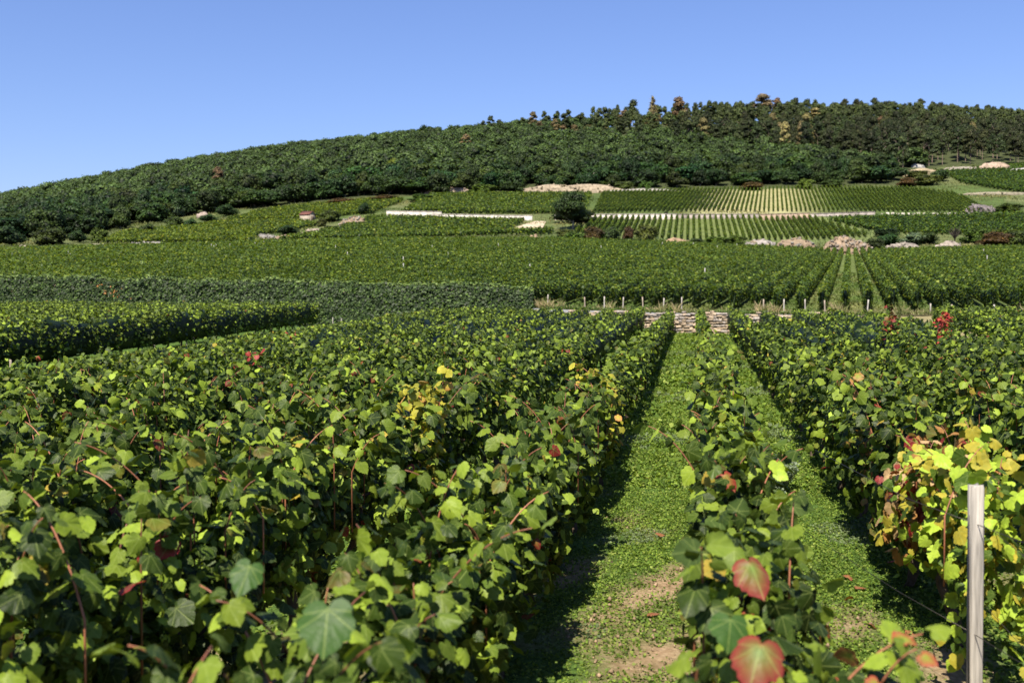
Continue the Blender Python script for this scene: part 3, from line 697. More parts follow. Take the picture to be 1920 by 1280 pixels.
def blades(n, x, y, hgt, cols, w=.012, spread=.3):
    z = ground_z(x, y); th = rng.uniform(0, 6.28, n); ln = hgt*rng.uniform(.5, 1.15, n); lx = rng.normal(0, spread, n)*ln; ly = rng.normal(0, spread, n)*ln
    b = np.stack([x, y, z-.02], 1); dx = np.stack([np.cos(th), np.sin(th), 0*th], 1)*w
    V = np.stack([b-dx, b+dx, b+np.stack([lx*.4, ly*.4, ln*.6], 1)+dx*.7, b+np.stack([lx, ly, ln], 1)], 1).reshape(-1, 3)
    i = np.arange(n)[:, None, None]*4; T = (np.array([(0,1,2),(0,2,3)])[None]+i).reshape(-1, 3)
    return V, T, np.repeat(cols, 4, 0)
n = 10000; x = rng.uniform(.7, 26, n); cl = fbm(x*3.1, x*0, 61) > .05; x = x[cl | (rng.random(len(x)) < .25)]; n = len(x)
y = wall_y(x)+rng.uniform(.1, 1.0, n); hg = np.where(fbm(x*3.1, x*0, 61) > .5, .42, .22)*rng.uniform(.6, 1.2, n)
cols = np.where(rng.random((n, 1)) < .5, np.array([.36,.29,.17]), np.array([.16,.17,.06]))*rng.uniform(.7, 1.2, (n, 1))
V, T, C = blades(n, x, y, hg, cols); DG.add(V, T, C)
tag(obj('dry_grass', DG.mesh('dry_grass'), M_WEED), 'straw coloured dry grass along the top of the dry stone wall', 'dry grass', kind='stuff')

# ------------------------------------------------------------------ ivy covered wall
def ivy_wall():
    xs = np.linspace(-45, .75, 120); y = wall_y(xs); vt = np.interp(960+F*xs/y, [-600, 0, 300, 420, 700, 960, 985], [515, 519, 525, 527, 533, 537, 545])
    top = np.array([ray(960, v)[1] for v in vt])*y; zb = near_z(xs, y)
    S = Acc(); n = len(xs)
    rows = [np.stack([xs, y-.35, zb-.1], 1), np.stack([xs, y-.28, top-.15], 1), np.stack([xs, y+.1, top-.12], 1), np.stack([xs, y+.12, zb-.1], 1)]
    V = np.concatenate(rows); i = np.arange(n-1); T = []
    for r_ in range(4):
        a = i+r_*n; b = i+((r_+1) % 4)*n; T += [np.stack([a, a+1, b+1], 1), np.stack([a, b+1, b], 1)]
    T.append(np.array([(0, n, 2*n), (0, 2*n, 3*n), (n-1, 3*n-1, 2*n-1), (n-1, 4*n-1, 3*n-1)]))
    S.add(V, np.concatenate(T), (.25,.21,.16))
    A = Acc(); m = 60000; xr = rng.uniform(-45, .95, m); k = rng.random(m); yw = wall_y(xr); tp = np.interp(xr, xs, top); b0 = near_z(xr, yw)
    front = rng.random(m) < .84
    z = np.where(front, b0 + (tp-b0)*k, tp + .1*fbm(xr*1.5, k*3, 8)); bulge = np.maximum(0, .16*fbm(xr*.9, z*2, 66)+.10*fbm(xr*4, z*5, 67)); z = z + .12*fbm(xr*1.7, xr*0, 69)+.06*fbm(xr*7, xr*0, 70)
    yy = np.where(front, yw-.36-bulge-.12*rng.random(m), yw-.4+.6*rng.random(m))
    z = z + np.where(front, 0, .12*rng.random(m))
    N = np.where(front[:, None], np.array([-.25, -1, .35]), np.array([-.1, -.35, 1.])) + rng.normal(0, .4, (m, 3))
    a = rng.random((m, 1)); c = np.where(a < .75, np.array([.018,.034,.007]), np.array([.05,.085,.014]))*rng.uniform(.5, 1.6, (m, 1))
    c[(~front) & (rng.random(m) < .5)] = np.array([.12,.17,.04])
    rz = (fbm(xr*1.2, z*2.5, 68) > .65) & (xr < -14) & (rng.random(m) < .08) & (z < tp-.25); c[rz] = OR*.75
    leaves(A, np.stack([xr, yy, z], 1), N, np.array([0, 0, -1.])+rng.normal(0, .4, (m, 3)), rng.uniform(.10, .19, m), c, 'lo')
    root = empty('ivy_covered_wall', (-12, 52.8, near_z(-12, 52.8))); tag(root, 'long high wall wholly covered in dark green ivy at the left', 'wall')
    for nm, ac, mt in (('masonry', S, M_STONE), ('ivy', A, M_IVY)):
        o = obj(nm, ac.mesh(nm), mt, root); o.location = -Vector(root.location)
ivy_wall()

# ------------------------------------------------------------------ far vineyard rows
def inpoly(P, poly):
    x, y = P[:, 0], P[:, 1]; r_ = np.zeros(len(P), bool); j = len(poly)-1
    for i in range(len(poly)):
        xi, yi = poly[i]; xj, yj = poly[j]
        c = ((yi > y) != (yj > y)) & (x < (xj-xi)*(y-yi)/(yj-yi+1e-12)+xi); r_ ^= c; j = i
    return r_
FARMUL = np.array([1.6, 1.42, 1.1])
def far_row(acc, pts, hm=1.0, wid=.2, seed=0, palette=0, cover=1.0, smax=.42, smul=1):
    """pts m x 2 in steps of about .5 m"""
    if len(pts) < 4: return False
    z = ground_z(pts[:, 0], pts[:, 1]); y = pts[:, 1]; p3 = np.column_stack([pts, z]); m = len(pts)
    jt = np.arange(m)*.5; H = hm*(1+.10*fbm(jt*1.3, jt*0+seed, 41)); W = wid*(1+.2*fbm(jt*1.6, jt*0+seed, 42))
    mean = float(y.mean())
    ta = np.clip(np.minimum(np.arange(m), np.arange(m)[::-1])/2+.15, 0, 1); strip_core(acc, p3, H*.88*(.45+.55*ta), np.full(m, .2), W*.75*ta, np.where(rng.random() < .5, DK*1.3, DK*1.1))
    sz = np.clip(.0026*y*smul, .14, smax); dens = cover*1.5*(2*hm+2*wid)/(sz**2*.5)*.5*.5
    cnt = rng.poisson(dens); idx = np.repeat(np.arange(m), cnt); n = len(idx)
    if n == 0: return True
    d = norm(np.gradient(pts, axis=0)); nn = np.stack([d[:, 1], -d[:, 0]], 1)
    th = rng.uniform(-2.2, 2.2, n); ex = np.sign(np.sin(th))*np.abs(np.sin(th))**.7; ez = np.cos(th)
    Hh = H[idx]; P = np.empty((n, 3)); along = rng.uniform(-.3, .3, n)
    P[:, :2] = pts[idx] + d[idx]*along[:, None] + nn[idx]*(ex*W[idx])[:, None]
    P[:, 2] = z[idx] + Hh*.6 + ez*Hh*.42 + rng.normal(0, .04, n) + np.where(rng.random(n) < .05, .15, 0)*(ez > .5)
    N = np.concatenate([nn[idx]*ex[:, None], (.35*ez+.55)[:, None]], 1)+rng.normal(0, .4, (n, 3))
    a = rng.random((n, 1)); c = np.where(a < .4, DK*1.9, np.where(a < .85, MG*1.25, YG*.42))*rng.uniform(.75, 1.3, (n, 1))
    c = c*FARMUL
    if palette == 1: c = c*np.array([1.25, 1.15, 1])
    if palette == 2: c = c*np.array([.75, .85, .95])
    br = rng.random(n) < .002; c[br] = YE*.4
    leaves(acc, P, N, np.array([0, 0, -1.])+rng.normal(0, .5, (n, 3)), sz[idx]*rng.uniform(.7, 1.2, n), c, 'lo')
    return True
def field(azdeg, spacing, inside, xr, yr, anchor=(0, 100), **kw):
    """yields arrays of row points inside the field"""
    a = R(azdeg); dv = np.array([math.sin(a), math.cos(a)]); nv = np.array([math.cos(a), -math.sin(a)]); an = np.array(anchor)
    cs = np.array([(x, y) for x in xr for y in yr]); q = (cs-an)@nv; lo, hi = q.min(), q.max(); tq = (cs-an)@dv
    for k in range(math.floor(lo/spacing), math.ceil(hi/spacing)+1):
        t = np.arange(tq.min(), tq.max(), .5); P = an + k*spacing*nv + t[:, None]*dv
        m = inside(P) & (np.abs(P[:, 0]/np.maximum(P[:, 1], 1)) < .62)
        idx = np.where(m)[0]
        if len(idx) < 4: continue
        for seg in np.split(idx, np.where(np.diff(idx) > 1)[0]+1):
            if len(seg) >= 4: yield k, P[seg]
def ppoly(px): return [tuple(gp(u, v)[:2]) for u, v in px]
# plot above the dry stone wall
A18 = 18.7; nF2 = 0
anc = at(1590, 409, 100)[:2]*1.0
topF2 = lambda x, y: y < 140.5 + 1.2*np.sin(x*.2)
stuffF2 = 0
ALLP = []
def poly_field(px):
    ALLP.append(px); pl = ppoly(px); xs = [p[0] for p in pl]; ys = [p[1] for p in pl]
    return (lambda P: inpoly(P, pl)), (min(xs), max(xs)), (min(ys), max(ys))
for k, P in field(A18, .88, lambda P: (P[:, 1] > wall_y(P[:, 0])+.9) & topF2(P[:, 0], P[:, 1]), (-75, 80), (34, 141), anchor=(33.5*.3, 33.5*.9)):
    o_end = (P[0]-np.array([10.05, 30.15]))@np.array([math.cos(R(A18)), -math.sin(R(A18))])
    us = 960+F*P[:, 0]/P[:, 1]
    if us.max() > 930 and us.min() < 2050 and len(P) > 30:
        A = Acc(); far_row(A, P, .98, .13, seed=k, smax=.22, cover=.8)
        o = obj('vine_row', A.mesh('vine_row'), M_LEAFF); nF2 += 1
        um = us[-1]
        lab = 'green vine row climbing the slope behind the dry stone wall, left of its grass alleys' if um < 1530 else 'green vine row between the grass alleys of the middle slope' if um < 1640 else 'green vine row climbing the middle slope, right of its grass alleys'
        tag(o, lab, 'vine row', 'vine rows of the middle slope')
    else: far_row(FAR_STUFF, P, 1.0, .2, seed=k, cover=.9); stuffF2 += 1
ins, xr_, yr_ = poly_field([(1075,440),(1112,412),(1528,412),(1640,446),(1500,452),(1230,450)])
n4 = 0
for k, P in field(10.2, .95, ins, xr_, yr_):
    A = Acc(); far_row(A, P, .85, .13, seed=k, smax=.22); n4 += 1
    tag(obj('vine_row', A.mesh('vine_row'), M_LEAFF), 'short green vine row just below the long pale terrace wall', 'vine row', 'vine rows below the pale terrace wall')
ins, xr_, yr_ = poly_field([(1112,401),(1130,363),(1290,357),(1500,354),(1700,354),(1790,364),(1860,398),(1855,400)])
n5 = 0
for k, P in field(14.6, .82, ins, xr_, yr_):
    A = Acc(); far_row(A, P, .75, .09, seed=k, cover=.8, smax=.2); n5 += 1; um = (960+F*P[:, 0]/P[:, 1]).mean()
    tag(obj('vine_row', A.mesh('vine_row'), M_LEAFF), 'vine row over straw coloured soil on the top terrace' if 1300 < um < 1530 else 'vine row on green ground on the top terrace, left of the straw coloured strips' if um < 1400 else 'vine row on green ground on the top terrace, right of the straw coloured strips', 'vine row', 'vine rows of the top terrace')
print('rows', nF2, n4, n5, stuffF2)
for azd, sp, px, pal, kw in [
    (3, .95, [(1545,414),(1700,408),(1920,405),(2150,408),(2200,445),(1790,441),(1660,440)], 2, {}),
    (38, .95, [(755,399),(810,366),(985,366),(1110,366),(1095,400),(1000,402)], 0, {}),
    (32, .95, [(700,410),(735,411),(985,417),(935,439),(1035,436),(1040,442),(690,450),(520,452),(640,430)], 0, {}),
    (25, .95, [(425,415),(500,396),(640,381),(760,377),(700,402),(640,406),(570,413)], 1, {}),
    (25, .95, [(190,458),(235,438),(430,418),(570,418),(600,424),(480,444),(470,456),(300,458)], 1, {}),
    (40, .95, [(1770,324),(1830,319),(2100,317),(2200,375),(1920,364),(1800,344)], 2, {})]:
    ins, xr_, yr_ = poly_field(px)
    for k, P in field(azd, sp, ins, xr_, yr_): far_row(FAR_STUFF, P, .9, .22, seed=k+900, palette=pal)
OPEN = Acc(); n_ = 150000; yq = rng.uniform(141, 262, n_); xq = rng.uniform(-.62, .62, n_)*yq; uq = 960+F*xq/yq
pls = [ppoly(px) for px in ALLP]; kq = (yq < np.interp(uq, [0,300,500,720,800,1690,1760,1920], [182,230,230,232,230,230,262,264]))
for pl in pls: kq &= ~inpoly(np.stack([xq, yq], 1), pl)
xq, yq = xq[kq], yq[kq]; nq = len(xq); zq = far_z(xq, yq); ww = np.clip(.5+.8*fbm(xq*.12, yq*.12, 91), 0, 1)[:, None]; sc_ = np.clip(.6+.6*fbm(xq*.4, yq*.4, 92), .2, 1.3)
cq = (np.array([.06,.09,.025])*(1-ww)+np.array([.16,.15,.06])*ww)*rng.uniform(.5, 1.5, (nq, 1))
leaves(OPEN, np.stack([xq, yq, zq+rng.uniform(0, .35, nq)*sc_], 1), rng.normal(0, .6, (nq, 3))+[0, -.3, .8], np.array([0, 0, 1.])+rng.normal(0, .5, (nq, 3)), rng.uniform(.18, .45, nq)*sc_, cq, 'lo')
n_ = 90000; xq = rng.uniform(-2, 26, n_); yq = wall_y(xq)+.15+rng.random(n_)**2.2*70; uq = 960+F*xq/yq
kq = (yq < wall_y(xq)+5) | (np.abs(uq-1590) < 190); xq, yq = xq[kq], yq[kq]; nq = len(xq); ww = np.clip(.35+.8*fbm(xq*.9, yq*.5, 93), 0, 1)[:, None]; szq = .0022*yq
cq = (np.array([.075,.12,.028])*(1-ww)+np.array([.15,.16,.06])*ww)*rng.uniform(.6, 1.4, (nq, 1))
leaves(OPEN, np.stack([xq, yq, far_z(xq, yq)+rng.uniform(0, .08, nq)], 1), rng.normal(0, .6, (nq, 3))+[0, -.3, .8], np.array([0, 0, 1.])+rng.normal(0, .6, (nq, 3)), szq*rng.uniform(.5, 1.3, nq), cq, 'lo')
tag(obj('rough_grass', OPEN.mesh('rough_grass'), M_WEED), 'rough grass and scrub between the vine plots on the slope', 'rough grass', kind='stuff')
tag(obj('distant_vine_rows', FAR_STUFF.mesh('distant_vine_rows'), M_LEAFF), 'distant vine rows merging into green plots on the slope', 'vineyard', kind='stuff')
# pale stakes in the slope
stake_me = post_mesh(1.25, .09, (.45,.43,.4), 9)
for i, (u, v) in enumerate([(759,520),(757,503),(840,492),(1127,475),(1300,465),(1345,472),(398,468),(402,472),(128,484),(130,490),(495,462),(478,465),(430,468),(405,469),(629,474),(811,475),(650,490),(1241,465),(1383,466),(1850,500),(1845,480),(1320,535),(935,470),(995,524)]):
    p = gp(u, v+8); o = obj('vine_stake', stake_me, M_WOOD, None, p); o.scale = (.6, .6, .95); o.rotation_euler = (R(rng.normal(0, 3)), R(rng.normal(0, 3)), 0)
    tag(o, 'tiny pale stake sticking out of the vines on the middle slope', 'stake', 'stakes on the middle slope')

# ------------------------------------------------------------------ terrace walls, hut, rocks
def pale_wall(u0, v0, u1, v1, hpx, lab, col, coping=True, depth=.35):
    a = gp(u0, v0); b = gp(u1, v1); n = max(8, int(np.linalg.norm(b-a)/1.5)); A = Acc(); Cc = Acc()
    BT = np.array([(0,2,1),(0,3,2),(4,5,6),(4,6,7),(0,1,5),(0,5,4),(1,2,6),(1,6,5),(2,3,7),(2,7,6),(3,0,4),(3,4,7)])
    d = norm((b-a)[:2]); nn = np.array([-d[1], d[0]])*depth/2
    for i in range(n):
        p = a+(b-a)*i/n; q = a+(b-a)*(i+1)/n; hp = hpx/F*p[1]; hq = hpx/F*q[1]
        V = [(p[0]+nn[0]*s, p[1]+nn[1]*s, p[2]-.6) for s in (-1,)]+[(q[0]-nn[0], q[1]-nn[1], q[2]-.6), (q[0]+nn[0], q[1]+nn[1], q[2]-.6), (p[0]+nn[0], p[1]+nn[1], p[2]-.6)]
        W_ = [(p[0]-nn[0], p[1]-nn[1], p[2]+hp), (q[0]-nn[0], q[1]-nn[1], q[2]+hq), (q[0]+nn[0], q[1]+nn[1], q[2]+hq), (p[0]+nn[0], p[1]+nn[1], p[2]+hp)]
        f = 1+.08*rng.normal(); A.add(np.array(V+W_), BT, np.array(col)*f)
        if coping:
            V2 = np.array(W_); V2 = np.concatenate([V2, V2+[0, 0, .12]]); cen = V2.mean(0); V2[:, :2] = cen[:2]+(V2[:, :2]-cen[:2])*1.0
            V2[[0, 1, 4, 5], :2] -= nn*.25; Cc.add(V2+np.array([0, 0, .003]), BT, np.array(col)*.75*f)
    root = empty('terrace_wall', a); tag(root, lab, 'wall', 'terrace walls')
    for nm, ac in (('masonry', A), ('coping', Cc)):
        if ac.n: o = obj(nm, ac.mesh(nm), M_PLASTER, root); o.location = -Vector([float(c) for c in a])
pale_wall(725, 406, 828, 407, 9, 'short white terrace wall, leftmost and highest on the slope', (.66,.60,.52))
pale_wall(812, 411, 998, 414, 8.5, 'long white terrace wall left of the lone dark tree', (.66,.60,.52))
pale_wall(1040, 413, 1270, 412, 9.5, 'bright white terrace wall behind the lone dark tree', (.68,.61,.54))
pale_wall(1271, 411, 1424, 410, 7.5, 'greyish terrace wall continuing to the right of the white one', (.42,.36,.32))
pale_wall(1426, 414, 1518, 412, 11, 'reddish brown terrace wall segment with pale corner stones', (.46,.34,.25))
pale_wall(1520, 408, 1640, 404, 5, 'thin low grey terrace wall right of the reddish segment', (.44,.38,.34))
for i in range(18):
    u = 1652+i*9.6; v = 403.5-.06*i*0; pale_wall(u, v, u+5, v, 4 if i % 3 else 3, 'small pale block of the broken wall between the vine plots', (.6,.54,.46), coping=False)

def blob_mesh(name, sx, sy, sz, seed, rough_=.25, col=(.5,.4,.3), freq=2.2, sub=4, colvar=.2):
    import bmesh
    bm = bmesh.new(); bmesh.ops.create_icosphere(bm, subdivisions=sub, radius=1); V = np.array([v.co[:] for v in bm.verts]); T = np.array([[v.index for v in f.verts] for f in bm.faces]); bm.free()
    r_ = np.random.default_rng(seed); d = 1+rough_*fbm(V[:, 0]*freq+V[:, 2]*1.3, V[:, 1]*freq-V[:, 2]*1.7, seed, 5)
    C = np.array(col)*(1+colvar*fbm(V[:, 0]*6, V[:, 1]*6+V[:, 2]*5, seed+1))[:, None]
    V = V*d[:, None]*[sx, sy, sz]; return V, T, np.clip(C, .01, 1)
def rock(u0, u1, vtop, vbase, name, lab, col, cat='rock', stones=0, seed=1, dep=.5, group=None, rough_=.3, scol=None):
    c = gp((u0+u1)/2, vbase); k = c[1]/F; w = (u1-u0)*k/2; hgt = max(.3, (vbase-vtop)*k*.85)
    A = Acc(); V, T, C = blob_mesh('m', w, max(w*dep, .8), hgt, seed, rough_, col); V[:, 2] -= 0; A.add(V, T, C)
    box = np.array([(-1,-1,-1),(1,-1,-1),(1,1,-1),(-1,1,-1),(-1,-1,1),(1,-1,1),(1,1,1),(-1,1,1)], float)
    BT = np.array([(0,2,1),(0,3,2),(4,5,6),(4,6,7),(0,1,5),(0,5,4),(1,2,6),(1,6,5),(2,3,7),(2,7,6),(3,0,4),(3,4,7)])
    for i in range(stones):
        j = rng.integers(len(V)); p = V[j]
        if p[2] < 0: continue
        b = box*rng.uniform(.06, .24, 3); th = rng.uniform(0, 3); b = b@np.array([[math.cos(th), -math.sin(th), 0], [math.sin(th), math.cos(th), 0], [0, 0, 1]])+rng.normal(0, .04, (8, 3))
        A.add(p+b, BT, np.array(scol if scol is not None and rng.random() < .5 else col)*rng.uniform(.6, 1.3))
    o = obj(name, A.mesh(name), M_ROCK, None, c); tag(o, lab, cat, group, 'thing'); return o
tan = (.50,.40,.28); gry = (.38,.35,.31); red_ = (.42,.31,.21)
rock(995, 1135, 345, 362, 'quarry_bank', 'wide beige cut bank at the foot of the wood behind the lone tree', tan, 'bank', 200, 2, .12, scol=(.2,.16,.09), rough_=.55)
rock(800, 888, 349, 362, 'quarry_bank', 'narrow pinkish cut bank at the wood edge above the upper left terrace', (.52,.40,.31), 'bank', 30, 3, .12)
rock(1140, 1275, 353, 361, 'rock_strip', 'low whitish stone strip under the wood above the top terrace', (.5,.46,.4), 'rock', 70, 4, .08)
rock(352, 372, 386, 400, 'white_boulder', 'white boulder at the left edge of the wood', (.6,.57,.52), 'boulder', 0, 5)
rock(368, 392, 397, 408, 'pinkish_boulder', 'pinkish boulder right of the white boulder at the left wood edge', (.58,.46,.38), 'boulder', 5, 6)
rock(640, 692, 404, 424, 'stone_heap', 'brown and grey stone heap right of the red roofed hut', red_, 'stone heap', 160, 7, scol=gry)
rock(566, 612, 426, 440, 'stone_heap', 'pale rounded heap of soil below the red roofed hut', (.52,.42,.34), 'stone heap', 40, 8)
rock(488, 516, 438, 447, 'stone_heap', 'small grey stone heap furthest left below the hut', gry, 'stone heap', 40, 9)
rock(520, 566, 440, 448, 'soil_bank', 'low strip of bare reddish soil left of the pale heap', red_, 'bank', 10, 10)
rock(238, 330, 453, 461, 'stone_heap', 'long flat grey stone heap at the upper edge of the middle slope', gry, 'stone heap', 90, 11, .15)
rock(10, 75, 461, 467, 'rock_strip', 'thin pale stone strip at the far left under the shrubs', (.52,.44,.36), 'rock', 30, 12, .1)
rock(160, 215, 456, 463, 'rock_strip', 'short pale strip of bare ground right of the far left shrubs', (.42,.38,.25), 'rock', 10, 13, .1)
rock(1243, 1292, 443, 459, 'soil_heap', 'smooth orange heap of soil right of the reddish bushes', (.56,.38,.24), 'soil heap', 10, 14)
rock(1396, 1462, 447, 468, 'stone_heap', 'light grey rock heap right of the bright green mound', (.46,.41,.37), 'stone heap', 60, 15, scol=tan)
rock(1452, 1535, 449, 470, 'stone_heap', 'low orange and grey rubble between the grey heap and the ruined wall', red_, 'stone heap', 120, 16, .2, scol=gry)
rock(1545, 1628, 447, 476, 'ruined_stone_wall', 'broken orange stone wall at the upper end of the grass alleys', (.44,.32,.22), 'ruined wall', 260, 17, .25, scol=(.5,.42,.34))
rock(1660, 1722, 452, 470, 'stone_heap', 'pale stones half hidden by bushes right of the ruined wall', (.44,.38,.32), 'stone heap', 60, 18, .3)
rock(1752, 1800, 450, 468, 'pale_boulder', 'pale boulders beneath the dark dead tree', (.5,.42,.35), 'boulder', 30, 19, scol=gry)
rock(985, 1025, 441, 452, 'soil_bank', 'small bare orange bank left of the green mound', (.54,.38,.25), 'bank', 10, 20)
rock(1688, 1765, 316, 330, 'rock_outcrop', 'yellowish rock outcrop left end of the cut bank at the upper right', (.56,.44,.28), 'rock', 30, 21, .2)
rock(1710, 1735, 305, 314, 'white_rock', 'small white rock above the yellowish outcrop', (.62,.58,.54), 'rock', 4, 22, .4)
rock(1760, 1850, 311, 322, 'rock_outcrop', 'strip of mixed pale rocks in the middle of the upper right bank', (.48,.42,.34), 'rock', 60, 23, .15)
rock(1832, 1892, 303, 320, 'rock_outcrop', 'large pinkish orange rock heap on the upper right bank', (.62,.46,.34), 'rock', 20, 24, .3)
rock(1885, 1960, 315, 323, 'rock_outcrop', 'low white rocks at the right end of the upper bank', (.55,.52,.48), 'rock', 30, 25, .15)
rock(1808, 1872, 381, 398, 'heather_mound', 'grey purple mound of dry brush right of the top terrace', (.26,.22,.22), 'mound', 80, 26, .3, scol=(.3,.27,.25))
rock(1795, 1935, 360, 366, 'soil_bank', 'thin pale bank below the dark green upper right plot', (.4,.35,.25), 'bank', 20, 27, .05)
# path patch with young vines right of the second white wall
def path_patch():
    P = [gp(u, v) for u, v in [(960,430),(1000,416),(1024,416),(1018,428),(995,432)]]; V = np.array(P)+[0, 0, .12]
    T = np.array([(0, i, i+1) for i in range(1, len(P)-1)])[:, ::-1]; A = Acc(); A.add(V, T, np.array((.42,.35,.25))); o = obj('path', A.mesh('path'), M_HILL); tag(o, kind='structure')
path_patch()

def hut():
    a = gp(571, 416); k = a[1]/F; w = 21*k; d = 2.2; hw = 13*k; hr = 6.5*k; A = Acc(); rt = Acc()
    BT = np.array([(0,2,1),(0,3,2),(4,5,6),(4,6,7),(0,1,5),(0,5,4),(1,2,6),(1,6,5),(2,3,7),(2,7,6),(3,0,4),(3,4,7)])
    box = lambda x0, x1, y0, y1, z0, z1: np.array([(x0,y0,z0),(x1,y0,z0),(x1,y1,z0),(x0,y1,z0),(x0,y0,z1),(x1,y0,z1),(x1,y1,z1),(x0,y1,z1)])
    root = empty('stone_hut', a, R(-20)); tag(root, 'tiny pale stone hut with a red brown tiled roof on the left slope', 'hut')
    A.add(box(-w/2, w/2, 0, d, -.6, hw), BT, (.44,.37,.29))
    for sx in (-w/2+.001, w/2-.001): A.add(np.array([(sx,0,hw),(sx,d,hw),(sx,d/2,hw+hr),(sx+.001,0,hw),(sx+.001,d,hw),(sx+.001,d/2,hw+hr)]), np.array([(0,1,2),(3,5,4)]), (.44,.37,.29))
    obj('wall', A.mesh('wall'), M_PLASTER, root)
    ov = .12
    for sg in (0, 1):
        y0, y1 = (-ov, d/2) if sg == 0 else (d+ov, d/2); z0 = hw-ov*hr/(d/2)
        V = np.array([(-w/2-ov,y0,z0+.02),(w/2+ov,y0,z0+.02),(w/2+ov,y1,hw+hr+.02),(-w/2-ov,y1,hw+hr+.02)]); V = np.concatenate([V, V+[0, 0, .09]])
        rt.add(V, BT, (.13,.055,.042))
    obj('roof', rt.mesh('roof'), M_ROOF, root)
    D = Acc(); D.add(box(w/2+.003, w/2+.05, d*.3, d*.7, -.1, hw*.8), BT, (.16,.12,.09)); obj('door', D.mesh('door'), M_WOOD, root)
hut()

# ------------------------------------------------------------------ trees
TG = [np.array([.024,.045,.011]), np.array([.045,.080,.016]), np.array([.010,.019,.007])]
def crown_acc(kind, seed, nleaf=1500, rad=1.0, csz=.14):
    """unit crown: about 2 wide, base at 0"""
    r_ = np.random.default_rng(seed); A = Acc()
    if kind == 'pine':
        L = []
        for j in range(9):
            th = r_.uniform(0, 6.28); h = .75+1.25*j/8; rr = (.55 if j < 7 else .3)*r_.uniform(.6, 1.1)*(1-.35*j/8); L.append((math.cos(th)*rr, math.sin(th)*rr, h, r_.uniform(.28, .42), r_.uniform(.13, .2)))
        L.append((0, 0, 2.1, .34, .24))
    elif kind == 'cone':
        L = [(r_.normal(0, .06), r_.normal(0, .06), .45+1.8*j/8, .62*(1-j/9.5)+.08, .2) for j in range(9)]
    else:
        L = [(0, 0, 1.05, .62, .55)]
        for j in range(11):
            th = r_.uniform(0, 6.28); ph = r_.uniform(-.4, 1.3); rr = .62
            L.append((math.cos(th)*math.cos(ph)*rr, math.sin(th)*math.cos(ph)*rr, 1.05+math.sin(ph)*.72, r_.uniform(.3, .46), r_.uniform(.26, .42)))
    L = np.array(L); w = L[:, 3]**2; idx = r_.choice(len(L), nleaf, p=w/w.sum()); q = norm(r_.normal(0, 1, (nleaf, 3))); q[:, 2] = np.where(q[:, 2] < -.35, -q[:, 2], q[:, 2])
    rad_ = r_.uniform(.72, 1.2, nleaf)
    P = L[idx, :3] + q*rad_[:, None]*np.stack([L[idx, 3], L[idx, 3], L[idx, 4]], 1)
    lv = r_.uniform(.75, 1.3, len(L))[idx]; c = (TG[0]*lv[:, None])*r_.uniform(.6, 1.5, (nleaf, 1))
    yl = r_.random(nleaf) < .12; c[yl] *= np.array([1.5, 1.35, 1.0])
    leaves(A, P, q+r_.normal(0, .45, (nleaf, 3))+[0, 0, .25], np.array([0, 0, -1.])+r_.normal(0, .7, (nleaf, 3)), r_.uniform(.7, 1.3, nleaf)*csz, c, 'lo')
    import bmesh
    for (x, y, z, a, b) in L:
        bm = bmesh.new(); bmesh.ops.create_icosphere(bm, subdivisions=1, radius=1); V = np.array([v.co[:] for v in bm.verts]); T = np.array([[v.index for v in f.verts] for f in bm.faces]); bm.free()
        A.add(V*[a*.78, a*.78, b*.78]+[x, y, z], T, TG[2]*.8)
    return A
def recol(A, f):
    B = Acc(); B.add(np.concatenate(A.V), np.concatenate(A.T), np.clip(np.concatenate(A.C)*f, 0, 1), np.concatenate(A.U)); return B
def trunk_acc(kind, seed):
    r_ = np.random.default_rng(seed); A = Acc(); s = np.linspace(0, 1, 6); hh = 2.1 if kind in ('pine', 'cone') else 1.1
    col = (.20,.15,.12) if kind == 'pine' else (.2,.17,.14); r0 = .045 if kind == 'pine' else .06
    tube(A, np.stack([.04*np.sin(s*3+seed), .04*np.cos(s*2+seed), -.4+(hh+.4)*s], 1), r0*(1-.6*s), col, 6)
    for j in range(5):
        th = r_.uniform(0, 6.28); z0 = hh*r_.uniform(.45, .9); ln = r_.uniform(.35, .6); q = np.linspace(0, 1, 4)
        tube(A, np.stack([math.cos(th)*ln*q, math.sin(th)*ln*q, z0+ln*.7*q], 1), .022*(1-.6*q), col, 4)
    return A
BROWN = np.array([6.4, 2.6, 4.9])
proto = {}
for kind, nv in (('round', 6), ('pine', 4), ('cone', 2)):
    for i in range(nv):
        c = crown_acc(kind, 100+i*7+len(kind), 1500 if kind != 'cone' else 1000, csz=.105 if kind == 'pine' else .125); t = trunk_acc(kind, 50+i)
        f = [np.array([.85,.92,.9]), np.array([1.1,1.05,.9]), np.array([.7,.85,.95]), np.array([1.3,1.15,1.0]), np.array([.95,1.0,.85]), np.array([.75,.88,1.1])][i] if kind == 'round' else np.array([1.05,.74,1.0])*(.85+.12*i)
        proto[kind, i] = (recol(c, f).mesh('crown'), t.mesh('trunk'), c, t)
        if kind != 'round': proto['dead_'+kind, i] = (recol(c, BROWN).mesh('crown'), proto[kind, i][1], c, t)
proto['yellow', 0] = (recol(proto['round', 0][2], np.array([3.6, 2.4, 1.0])).mesh('crown'), proto['round', 0][1], None, None)
proto['bright', 0] = (recol(proto['round', 2][2], np.array([1.9, 1.75, 1.1])).mesh('crown'), proto['round', 2][1], None, None)
proto['darktree', 0] = (recol(crown_acc('round', 77, 4200, csz=.085), np.array([.75, .85, .8])).mesh('crown'), proto['round', 3][1], None, None)
